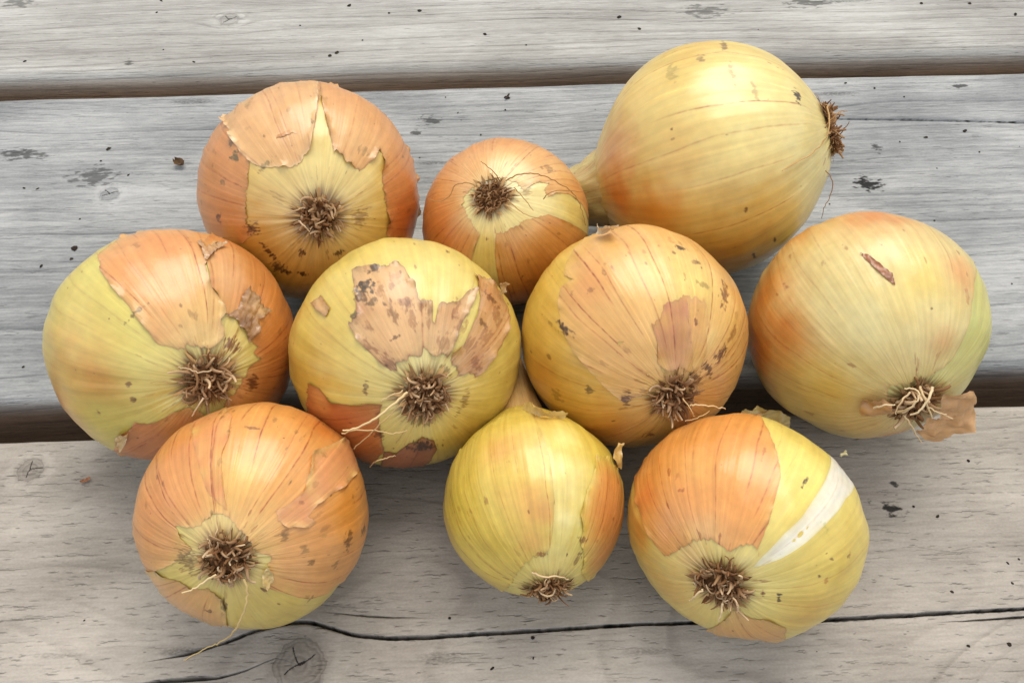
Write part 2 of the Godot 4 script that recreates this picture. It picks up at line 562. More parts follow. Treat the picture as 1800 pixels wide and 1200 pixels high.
func stain(rgbs: PackedByteArray, d: Vector3, ra: float, rr: float, c: Color, amount: float, sd: float, base: Color) -> void:
	# ra: reach across the meridians, rr: along them (radians)
	var rho := acos(clampf(d.y, -1.0, 1.0))
	var az := atan2(d.z, d.x)
	var kr := clampf(c.r / base.r, 0.0, 1.0)
	var kg := clampf(c.g / base.g, 0.0, 1.0)
	var kb := clampf(c.b / base.b, 0.0, 1.0)
	kr = pow(kr, 0.4545)
	kg = pow(kg, 0.4545)
	kb = minf(pow(kb, 0.4545), kg * 0.93)
	var xc := az / TAU * SKIN_W
	var yc := rho / PI * SKIN_H
	var wx := ra * SKIN_W / TAU / maxf(0.15, sin(rho))
	var wy := rr * SKIN_H / PI
	for y in range(maxi(0, int(yc - wy * 1.5)), mini(SKIN_H, int(yc + wy * 1.5) + 1)):
		for x in range(int(xc - wx * 1.5), int(xc + wx * 1.5) + 1):
			var px := (x - xc) / wx
			var py := (y - yc) / wy
			var dist := sqrt(px * px + py * py) + fine.get_noise_2d(x * 0.09 + sd * 9.0, y * 0.07) * 0.8 + fine.get_noise_2d(x * 0.3 + sd * 9.0, y * 0.2) * 0.22
			var s := amount * (1.0 - smoothstep(0.45, 0.95, dist)) * clampf(0.95 + fine.get_noise_2d(x * 0.12, y * 0.08 + sd) * 0.7, 0.1, 1.0)
			if s <= 0.01: continue
			var q := (y * SKIN_W + posmod(x, SKIN_W)) * 3
			rgbs[q] = int(rgbs[q] * lerpf(1.0, kr, s))
			rgbs[q + 1] = int(rgbs[q + 1] * lerpf(1.0, kg, s))
			rgbs[q + 2] = int(rgbs[q + 2] * lerpf(1.0, kb, s))

func onion_radius(o: Dictionary, d: Vector3, rho: float) -> float:
	var sd: float = o.sd
	var r := 1.0 + 0.010 * fine.get_noise_3d(d.x * 2.6 + sd, d.y * 1.6, d.z * 2.6) + 0.022 * fine.get_noise_3d(d.x * 1.1 + sd, d.y * 1.1, d.z * 1.1)
	var s := sin(rho)
	if s > 0.02:
		var cx := d.x / s
		var cz := d.z / s
		r += 0.0075 * minf(1.0, s * 1.3) * fine.get_noise_3d(cx * 5.0 + sd, cz * 5.0, rho * 0.6)
		r += 0.0012 * fine.get_noise_3d(cx * 17.0, cz * 17.0 + sd, rho * 0.8)
		r += 0.007 * exp(-pow((rho - 0.22) / 0.2, 2.0)) * fine.get_noise_3d(cx * 9.0, cz * 9.0, sd)
	r -= o.flat * exp(-pow(rho / 0.5, 2.0))
	var dl := PI - rho
	r += o.taper * exp(-pow(dl / 0.42, 2.0))
	return r

func onion_point(o: Dictionary, d: Vector3, lift: float) -> Vector3:
	var rho := acos(clampf(d.y, -1.0, 1.0))
	var k: float = o.r * onion_radius(o, d, rho) + lift
	return Vector3(d.x * k * o.wide.x, d.y * k * o.len, d.z * k * o.wide.y)

func tinted(c: Color, tints: Array, d: Vector3, sd: float) -> Color:
	for t in tints:
		var c2: Vector3 = t[0]
		var ang: float = d.angle_to(c2) + 0.12 * t[1] * fine.get_noise_3d(d.x * 5.0 + sd, d.y * 5.0, d.z * 5.0) * 2.0
		var k := exp(-pow(ang / (t[1] * 0.85), 2.0))
		if k > 0.01: c = c.lerp(t[2], k)
	return c

func mottled(c: Color, d: Vector3, sd: float, rho: float) -> Color:
	var s := maxf(0.1, sin(rho))
	var streak := fine.get_noise_3d(d.x / s * 7.0 + sd, d.z / s * 7.0, rho * 1.2)
	var blot := fine.get_noise_3d(d.x * 3.0 + sd, d.y * 3.0 + 4.0, d.z * 3.0)
	return Color(c.r * (1.0 + 0.02 * streak + 0.03 * blot), c.g * (1.0 + 0.05 * streak + 0.07 * blot), c.b * (1.0 + 0.11 * streak + 0.16 * blot)) * albedo_gain

func bulb_mesh(o: Dictionary) -> ArrayMesh:
	var nu := 193
	var nv := 110
	var pos := PackedVector3Array()
	var uv := PackedVector2Array()
	var col := PackedColorArray()
	pos.resize(nu * nv)
	uv.resize(nu * nv)
	col.resize(nu * nv)
	for j in nv:
		var rho := PI * j / (nv - 1.0)
		for i in nu:
			var az := TAU * i / (nu - 1.0)
			var d := Vector3(sin(rho) * cos(az), cos(rho), sin(rho) * sin(az))
			var q := j * nu + i
			pos[q] = onion_point(o, d, 0.0)
			uv[q] = Vector2(i / (nu - 1.0), j / (nv - 1.0))
			var c := tinted(o.base, o.tints, d, o.sd)
			# pale ring with brown streaks round the roots
			var near := exp(-pow(rho / 0.42, 2.0))
			c = c.lerp(rgb(236, 220, 162), 0.45 * near)
			var ring := 1.0 - smoothstep(0.16, 0.30, rho + 0.10 * fine.get_noise_3d(cos(az) * 12.0, sin(az) * 12.0, o.sd))
			c = c.lerp(rgb(122, 82, 46), 0.8 * ring)
			col[q] = mottled(c, d, o.sd, rho)
	return grid_mesh(pos, uv, col, nu, nv, true)

func skin_mesh(o: Dictionary, s: Dictionary, sd: int) -> ArrayMesh:
	# a torn sheet of dry skin that follows the bulb; its outline is laid out on a chart centred on the roots
	var r := RandomNumberGenerator.new()
	r.seed = sd
	var outline: Array = s.outline
	var poly := PackedVector2Array()
	var small: bool = s.part == "skin_flake"
	var step := 0.016 if not small else 0.012
	var rough := 0.0095 if not small else 0.004
	if s.smooth: rough = 0.003
	for i in outline.size():
		var a: Vector2 = outline[i]
		var b: Vector2 = outline[(i + 1) % outline.size()]
		var n := maxi(1, int(a.distance_to(b) / step))
		var side := (b - a).normalized().orthogonal()
		for k in n:
			var p := a.lerp(b, k / float(n))
			var along_fibre := absf((b - a).normalized().dot(p.normalized()))
			var amount := rough * (1.55 - 1.4 * along_fibre)
			var j := fine.get_noise_2d(p.x * 16.0 + sd, p.y * 16.0) * 1.8 * amount + fine.get_noise_2d(p.x * 55.0 + sd, p.y * 55.0) * 1.1 * amount + r.randf_range(-0.35, 0.35) * amount
			var slit := maxf(0.0, fine.get_noise_2d(p.angle() * 34.0 + sd, 3.0) - 0.12) * 3.2 * amount
			poly.append(p + side * j + p.normalized() * (slit if not (s.smooth or small) else 0.0))
	var pts := poly.duplicate()
	var inside := 0.045 if not small else 0.018
	var lo := poly[0]
	var hi := poly[0]
	for p in poly:
		lo = lo.min(p)
		hi = hi.max(p)
	var y := lo.y
	while y < hi.y:
		var x := lo.x
		while x < hi.x:
			var p := Vector2(x + r.randf_range(-0.3, 0.3) * inside, y + r.randf_range(-0.3, 0.3) * inside)
			if Geometry2D.is_point_in_polygon(p, poly):
				pts.append(p)
			x += inside
		y += inside
	# rings just inside the rim, so that the curl has something to bend
	for ring in [0.018, 0.040]:
		if small: continue
		for shrunk in Geometry2D.offset_polygon(poly, -ring):
			var skip := 0.0
			for i in shrunk.size():
				skip += shrunk[i].distance_to(shrunk[i - 1])
				if skip > 0.02:
					skip = 0.0
					pts.append(shrunk[i])
	var tris := Geometry2D.triangulate_delaunay(pts)
	var st := SurfaceTool.new()
	st.begin(Mesh.PRIMITIVE_TRIANGLES)
	st.set_smooth_group(0)
	var edge_n := poly.size()
	var us := PackedFloat32Array()
	var places := PackedVector3Array()
	var uvs := PackedVector2Array()
	var cols := PackedColorArray()
	for i in pts.size():
		var p := pts[i]
		var rho := p.length()
		var az := atan2(p.y, p.x)
		var d := Vector3(sin(rho) * cos(az), cos(rho), sin(rho) * sin(az))
		var dist := 1.0
		if i < edge_n:
			dist = 0.0
		else:
			for e in range(0, edge_n, 1):
				var q := p.distance_squared_to(poly[e])
				if q < dist: dist = q
			dist = sqrt(dist)
		var curl := (1.0 - smoothstep(0.0, 0.075 if not small else 0.12, dist))
		var wave := clampf(0.12 + 1.5 * fine.get_noise_2d(p.x * 3.5 + sd * 3.1, p.y * 3.5), 0.0, 1.2)
		var lift: float = SHEET * s.lvl + 0.0011 * s.lift * curl * curl * wave
		if small: lift += 0.0006 * s.lift * (0.5 + fine.get_noise_2d(p.x * 20.0, p.y * 20.0 + sd))
		places.append(onion_point(o, d, lift))
		var u := az / TAU
		if u < 0.0: u += 1.0
		uvs.append(Vector2(u, rho / PI))
		var c := tinted(s.c, s.tints, d, o.sd)
		var near := exp(-pow(rho / 0.36, 2.0))
		if not small: c = c.lerp(rgb(232, 208, 150), 0.4 * near)
		var under := tinted(o.base, o.tints, d, o.sd)
		c = c.lerp(under, clampf(s.soft * (0.55 + 1.1 * fine.get_noise_2d(p.x * 3.0 + sd, p.y * 3.0)) if s.soft < 0.9 else 1.0, 0.0, 1.0) * exp(-dist / (0.03 + 0.10 * s.soft)))
		var rim: float = exp(-dist / 0.016) * (1.0 - 0.8 * s.soft)
		c = c.lerp((s.edge as Color).lerp(rgb(120, 78, 48), 0.7 * smoothstep(0.1, 0.5, fine.get_noise_2d(p.x * 9.0, p.y * 9.0 + sd)) if not s.smooth else 0.0), 0.75 * rim)
		cols.append(mottled(c, d, o.sd + sd, rho))
	for t in range(0, tris.size(), 3):
		var a := tris[t]
		var b := tris[t + 1]
		var c := tris[t + 2]
		if not Geometry2D.is_point_in_polygon((pts[a] + pts[b] + pts[c]) / 3.0, poly): continue
		var ids := [a, b, c]
		if (pts[b] - pts[a]).cross(pts[c] - pts[a]) > 0.0: ids = [a, c, b]
		var most := maxf(uvs[a].x, maxf(uvs[b].x, uvs[c].x))
		var least := minf(uvs[a].x, minf(uvs[b].x, uvs[c].x))
		for k in ids:
			var q := uvs[k]
			if most - least > 0.5 and q.x < 0.5: q.x += 1.0
			st.set_uv(q)
			st.set_color(cols[k])
			st.set_smooth_group(0)
			st.add_vertex(places[k])
	st.index()
	st.generate_normals()
	return st.commit()

func add_tube(st: SurfaceTool, pts: Array, r0: float, r1: float, c0: Color, c1: Color, sides := 5) -> void:
	var base: Array = []
	var prev := Vector3.RIGHT
	for i in pts.size():
		var t: Vector3 = (pts[mini(i + 1, pts.size() - 1)] - pts[maxi(i - 1, 0)]).normalized()
		var s := t.cross(prev)
		if s.length() < 0.05: s = t.cross(Vector3.UP)
		if s.length() < 0.05: s = t.cross(Vector3.RIGHT)
		s = s.normalized()
		var u := s.cross(t)
		prev = u
		var ring := []
		var f := i / float(pts.size() - 1)
		var rad := lerpf(r0, r1, f)
		for k in sides:
			var a := TAU * k / sides
			var nrm := s * cos(a) + u * sin(a)
			ring.append([pts[i] + nrm * rad, nrm, c0.lerp(c1, f)])
		base.append(ring)
	var quad := func(a, b, c):
		for v in [a, b, c]:
			st.set_color(v[2])
			st.set_normal(v[1])
			st.set_uv(Vector2.ZERO)
			st.add_vertex(v[0])
	for i in base.size() - 1:
		for k in sides:
			var k2 := (k + 1) % sides
			quad.call(base[i][k], base[i][k2], base[i + 1][k])
			quad.call(base[i][k2], base[i + 1][k2], base[i + 1][k])
	for k in range(1, sides - 1):
		quad.call(base[0][0], base[0][k], base[0][k + 1])
		quad.call(base[-1][0], base[-1][k + 1], base[-1][k])

func smooth_line(pts: Array, per: int) -> Array:
	var out := []
	for i in pts.size() - 1:
		for k in per:
			out.append((pts[i] as Vector3).cubic_interpolate(pts[i + 1], pts[maxi(i - 1, 0)], pts[mini(i + 2, pts.size() - 1)], k / float(per)))
	out.append(pts[-1])
	return out

func root_parts(o: Dictionary, root: Node3D, r: RandomNumberGenerator, root_mat: Material) -> void:
	var R: float = o.r
	var top: float = onion_point(o, Vector3.UP, 0.0).y
	# the woody plate that the roots grow from
	var nu := 33
	var nv := 9
	var pos := PackedVector3Array()
	var uv := PackedVector2Array()
	var col := PackedColorArray()
	var plate: float = 0.15 * o.tuft_wide * pow(0.040 / R, 0.5)
	for j in nv:
		for i in nu:
			var az := TAU * (i % (nu - 1)) / (nu - 1.0)
			var q := j / (nv - 1.0)
			var bump := fine.get_noise_3d(cos(az) * q * 9.0 + o.sd, sin(az) * q * 9.0, 2.0)
			var rad := plate * q * (1.0 + 0.1 * fine.get_noise_2d(cos(az) * 3.0 + o.sd, sin(az) * 3.0))
			pos.append(Vector3(cos(az) * rad * R, top + R * (0.030 * (1.0 - q * q) + 0.022 * bump * (1.0 - q) - 0.022 * q * q * q), sin(az) * rad * R))
			uv.append(Vector2(i / 32.0, q))
			col.append(rgb(112, 80, 52).lerp(rgb(66, 42, 24), clampf(0.5 + bump, 0.0, 1.0)))
	obj("root_plate", grid_mesh(pos, uv, col, nu, nv, true), root_mat, root)
	# short curled roots, too fine to tell apart one by one
	var st := SurfaceTool.new()
	st.begin(Mesh.PRIMITIVE_TRIANGLES)
	var many := int(o.tuft.x)
	for i in many:
		var az := r.randf() * TAU
		var start := plate * sqrt(r.randf_range(0.0, 1.0))
		var p := Vector3(cos(az) * start, 0.0, sin(az) * start)
		p.y = (top / R) + 0.02 - 0.6 * start * start
		var out_dir := Vector3(cos(az), 0, sin(az))
		var edge := start / plate
		var dir := (out_dir * edge * r.randf_range(0.5, 1.3) + Vector3.UP * r.randf_range(0.5, 1.1) + Vector3(r.randfn(), 0, r.randfn()) * 0.35).normalized()
		var spin := Vector3(r.randfn(), r.randfn() * 0.6, r.randfn()).normalized() * r.randf_range(0.1, 0.75)
		var reach: float = r.randf_range(0.06, 0.16) * o.tuft.y * (1.0 if r.randf() < 0.85 else 1.5)
		var pts := []
		var steps := 8
		for k in steps:
			pts.append(p * R)
			p += dir * reach / steps
			dir = dir.rotated(spin.normalized(), spin.length())
			# stay outside the bulb
			var ground_y := top / R - 0.55 * (p.x * p.x + p.z * p.z) + 0.008
			if p.y < ground_y:
				p.y = ground_y
				dir.y = absf(dir.y) * 0.3
				dir = dir.normalized()
		var tone := r.randf()
		var c0 := rgb(84, 54, 32).lerp(rgb(140, 100, 64), tone)
		var c1 := rgb(128, 90, 58).lerp(rgb(226, 200, 162), tone * tone * o.tuft_pale)
		var thick: float = r.randf_range(0.008, 0.021) * o.tuft.z
		add_tube(st, pts, thick * R, thick * 0.45 * R, c0, c1, 5)
	# torn shards of skin standing round the plate
	for i in 42:
		var az := r.randf() * TAU
		var a0 := Vector3(cos(az), 0, sin(az))
		var across := Vector3(-sin(az), 0, cos(az)) * r.randf_range(0.006, 0.020)
		var rho0 := plate * r.randf_range(0.85, 1.15)
		var rho1 := rho0 + r.randf_range(0.04, 0.13)
		var d0 := Vector3(sin(rho0) * cos(az), cos(rho0), sin(rho0) * sin(az))
		var d1 := Vector3(sin(rho1) * cos(az), cos(rho1), sin(rho1) * sin(az))
		var p0 := onion_point(o, d0, 0.0006)
		var p1 := onion_point(o, d1, r.randf_range(0.0004, 0.0016))
		var pm := (p0 + p1) * 0.5 + Vector3.UP * 0.0005
		var tone := rgb(96, 62, 38).lerp(rgb(206, 168, 116), r.randf())
		var n := (p1 - p0).cross(across).normalized()
		var vs := [p0 - across * R, p0 + across * R, pm + across * R * 0.8, pm - across * R * 0.8, p1]
		if n.y < 0: n = -n
		for t in [[0, 1, 2], [0, 2, 3], [3, 2, 4]]:
			if (vs[t[1]] - vs[t[0]]).cross(vs[t[2]] - vs[t[0]]).dot(n) > 0.0: t = [t[0], t[2], t[1]]
			for k in t:
				st.set_color(tone.darkened(0.25) if k < 2 else tone)
				st.set_normal(n)
				st.set_uv(Vector2.ZERO)
				st.add_vertex(vs[k])
	var tuft := obj("root_tuft", st.commit(), root_mat, root)
	tuft.set_meta("kind", "stuff")
	# the loose roots that can be told apart
	for q in o.roots:
		var s2 := SurfaceTool.new()
		s2.begin(Mesh.PRIMITIVE_TRIANGLES)
		var line := []
		for p in q[2]: line.append(p * 0.001)
		line = smooth_line(line, 5)
		for k in line.size():
			line[k] += Vector3(r.randfn(), r.randfn(), r.randfn()) * 0.00012
		var c: Color = q[1]
		add_tube(s2, line, q[0] * 0.0006, q[0] * 0.0003, c.darkened(0.2), c, 6)
		obj("root", s2.commit(), root_mat, root)

func neck_mesh(o: Dictionary, r: RandomNumberGenerator) -> ArrayMesh:
	var nu := 49
	var nv := 16
	var pos := PackedVector3Array()
	var uv := PackedVector2Array()
	var col := PackedColorArray()
	var R: float = o.r
	var far: float = onion_point(o, Vector3.DOWN, 0.0).y
	var wide: float = o.neck.x
	var len_: float = o.neck.y
	for j in nv:
		var q := j / (nv - 1.0)
		for i in nu:
			var az := TAU * (i % (nu - 1)) / (nu - 1.0)
			var ca := cos(az)
			var sa := sin(az)
			var rad := wide + 0.14 * pow(1.0 - q, 2.0)
			rad *= 1.0 + 0.10 * fine.get_noise_3d(ca * 4.0 + o.sd, sa * 4.0, q * 1.5) + 0.08 * fine.get_noise_3d(ca * 14.0, sa * 14.0 + o.sd, q)
			if q > 0.8: rad *= 1.0 - 0.35 * (q - 0.8) / 0.2 * (0.5 + fine.get_noise_2d(ca * 5.0, sa * 5.0))
			var y := far + R * (0.16 - (len_ + 0.16) * q - 0.05 * q * fine.get_noise_2d(ca * 6.0 + 9.0, sa * 6.0))
			pos.append(Vector3(ca * rad * R, y, sa * rad * R))
			uv.append(Vector2(i / (nu - 1.0) , 0.75 + 0.2 * q))
			var c: Color = (o.neck_tone as Color).lerp(rgb(196, 150, 92), clampf(0.3 + fine.get_noise_3d(ca * 6.0, sa * 6.0, o.sd), 0.0, 1.0) * 0.6)
			if q > 0.85: c = c.lerp(rgb(170, 120, 70), 0.6)
			col.append(c * albedo_gain)
	return grid_mesh(pos, uv, col, nu, nv, true)

func sheet_mesh(pts3: Array, c: Color, sd: int) -> ArrayMesh:
	# a stiff scrap of skin that stands free of the bulb, crinkled
	var r := RandomNumberGenerator.new()
	r.seed = sd
	var mid := Vector3.ZERO
	for p in pts3: mid += p * 0.001 / pts3.size()
	var n := Vector3.ZERO
	for i in pts3.size(): n += (pts3[i] * 0.001 - mid).cross(pts3[(i + 1) % pts3.size()] * 0.001 - mid)
	n = n.normalized()
	var ax := n.cross(Vector3.UP if absf(n.y) < 0.9 else Vector3.RIGHT).normalized()
	var ay := n.cross(ax)
	var flat := PackedVector2Array()
	var high := PackedFloat32Array()
	for i in pts3.size():
		for k in 6:
			var p: Vector3 = (pts3[i] as Vector3).lerp(pts3[(i + 1) % pts3.size()], k / 6.0) * 0.001 - mid
			flat.append(Vector2(p.dot(ax), p.dot(ay)) + Vector2(r.randfn(), r.randfn()) * 0.00015)
			high.append(p.dot(n))
	var poly := flat.duplicate()
	var lo := poly[0]
	var hi := poly[0]
	for p in poly:
		lo = lo.min(p)
		hi = hi.max(p)
	var y := lo.y
	while y < hi.y:
		var x := lo.x
		while x < hi.x:
			var p := Vector2(x, y) + Vector2(r.randf(), r.randf()) * 0.0005
			if Geometry2D.is_point_in_polygon(p, poly):
				var sum := 0.0
				var total := 0.0
				for e in poly.size():
					var w := 1.0 / (p.distance_squared_to(poly[e]) + 1e-7)
					sum += w * high[e]
					total += w
				flat.append(p)
				high.append(sum / total)
			x += 0.0011
		y += 0.0011
	var tris := Geometry2D.triangulate_delaunay(flat)
	var st := SurfaceTool.new()
	st.begin(Mesh.PRIMITIVE_TRIANGLES)
	for t in range(0, tris.size(), 3):
		if not Geometry2D.is_point_in_polygon((flat[tris[t]] + flat[tris[t + 1]] + flat[tris[t + 2]]) / 3.0, poly): continue
		var order := [0, 1, 2]
		if (flat[tris[t + 1]] - flat[tris[t]]).cross(flat[tris[t + 2]] - flat[tris[t]]) > 0.0: order = [0, 2, 1]
		for k in order:
			var p := flat[tris[t + k]]
			var crinkle := fine.get_noise_2d(p.x * 260.0 + sd, p.y * 260.0) * 0.0012 + fine.get_noise_2d(p.x * 90.0 + sd, p.y * 90.0) * 0.0018
			var shade := 1.0 + 0.25 * fine.get_noise_2d(p.x * 500.0, p.y * 120.0 + sd)
			st.set_color(c * shade * albedo_gain)
			st.set_uv(Vector2(0.3 + p.x * 4.0, 0.5 + p.y * 4.0))
			st.set_smooth_group(0)
			st.add_vertex(mid + ax * p.x + ay * p.y + n * (high[tris[t + k]] + crinkle))
	st.index()
	st.generate_normals()
	return st.commit()

func build_onion(o: Dictionary, index: int) -> void:
	var root := thing("onion", o.label, "onion", o.at, "yellow onions heaped on the table")
	var y_axis: Vector3 = o.axis
	y_axis = y_axis.normalized()
	var x_axis := y_axis.cross(Vector3.UP).normalized()
	root.basis = Basis(x_axis, y_axis, x_axis.cross(y_axis))
	o.sd = index * 13.7 + 2.0
	o.neck_tone = rgb(206, 186, 122) if index == 2 else rgb(214, 172, 106)
	var r := RandomNumberGenerator.new()
	r.seed = 300 + index
	var flesh := mat(0.36, 0.6)
	flesh.albedo_texture = skin_texture(o, 500 + index, o.veins.x * (1.0 if o.skins.size() < 2 else 0.55), o.veins.y, false)
	flesh.heightmap_enabled = true
	flesh.heightmap_texture = skin_relief
	flesh.heightmap_scale = 0.012
	var dry := mat(0.39, 0.55)
	dry.albedo_texture = skin_texture(o, 700 + index, o.veins.x * 1.3, int(o.veins.y * 1.4), true)
	dry.heightmap_enabled = true
	dry.heightmap_texture = skin_relief
	dry.heightmap_scale = 0.025
	for m in [flesh, dry]:
		m.subsurf_scatter_enabled = true
		m.subsurf_scatter_strength = 0.10
		m.clearcoat_enabled = true
		m.clearcoat = 0.45
		m.clearcoat_roughness = 0.36
	obj("bulb", bulb_mesh(o), flesh, root)
	obj("neck", neck_mesh(o, r), dry, root)
	var k := 0
	for s in o.skins:
		obj(s.part, skin_mesh(o, s, index * 31 + k), flesh if s.smooth else dry, root)
		k += 1
	for s in o.sheets:
		obj("torn_skin", sheet_mesh(s[1], s[0], index * 7 + k), dry, root)
		k += 1
	root_parts(o, root, r, mat(0.85, 0.25))

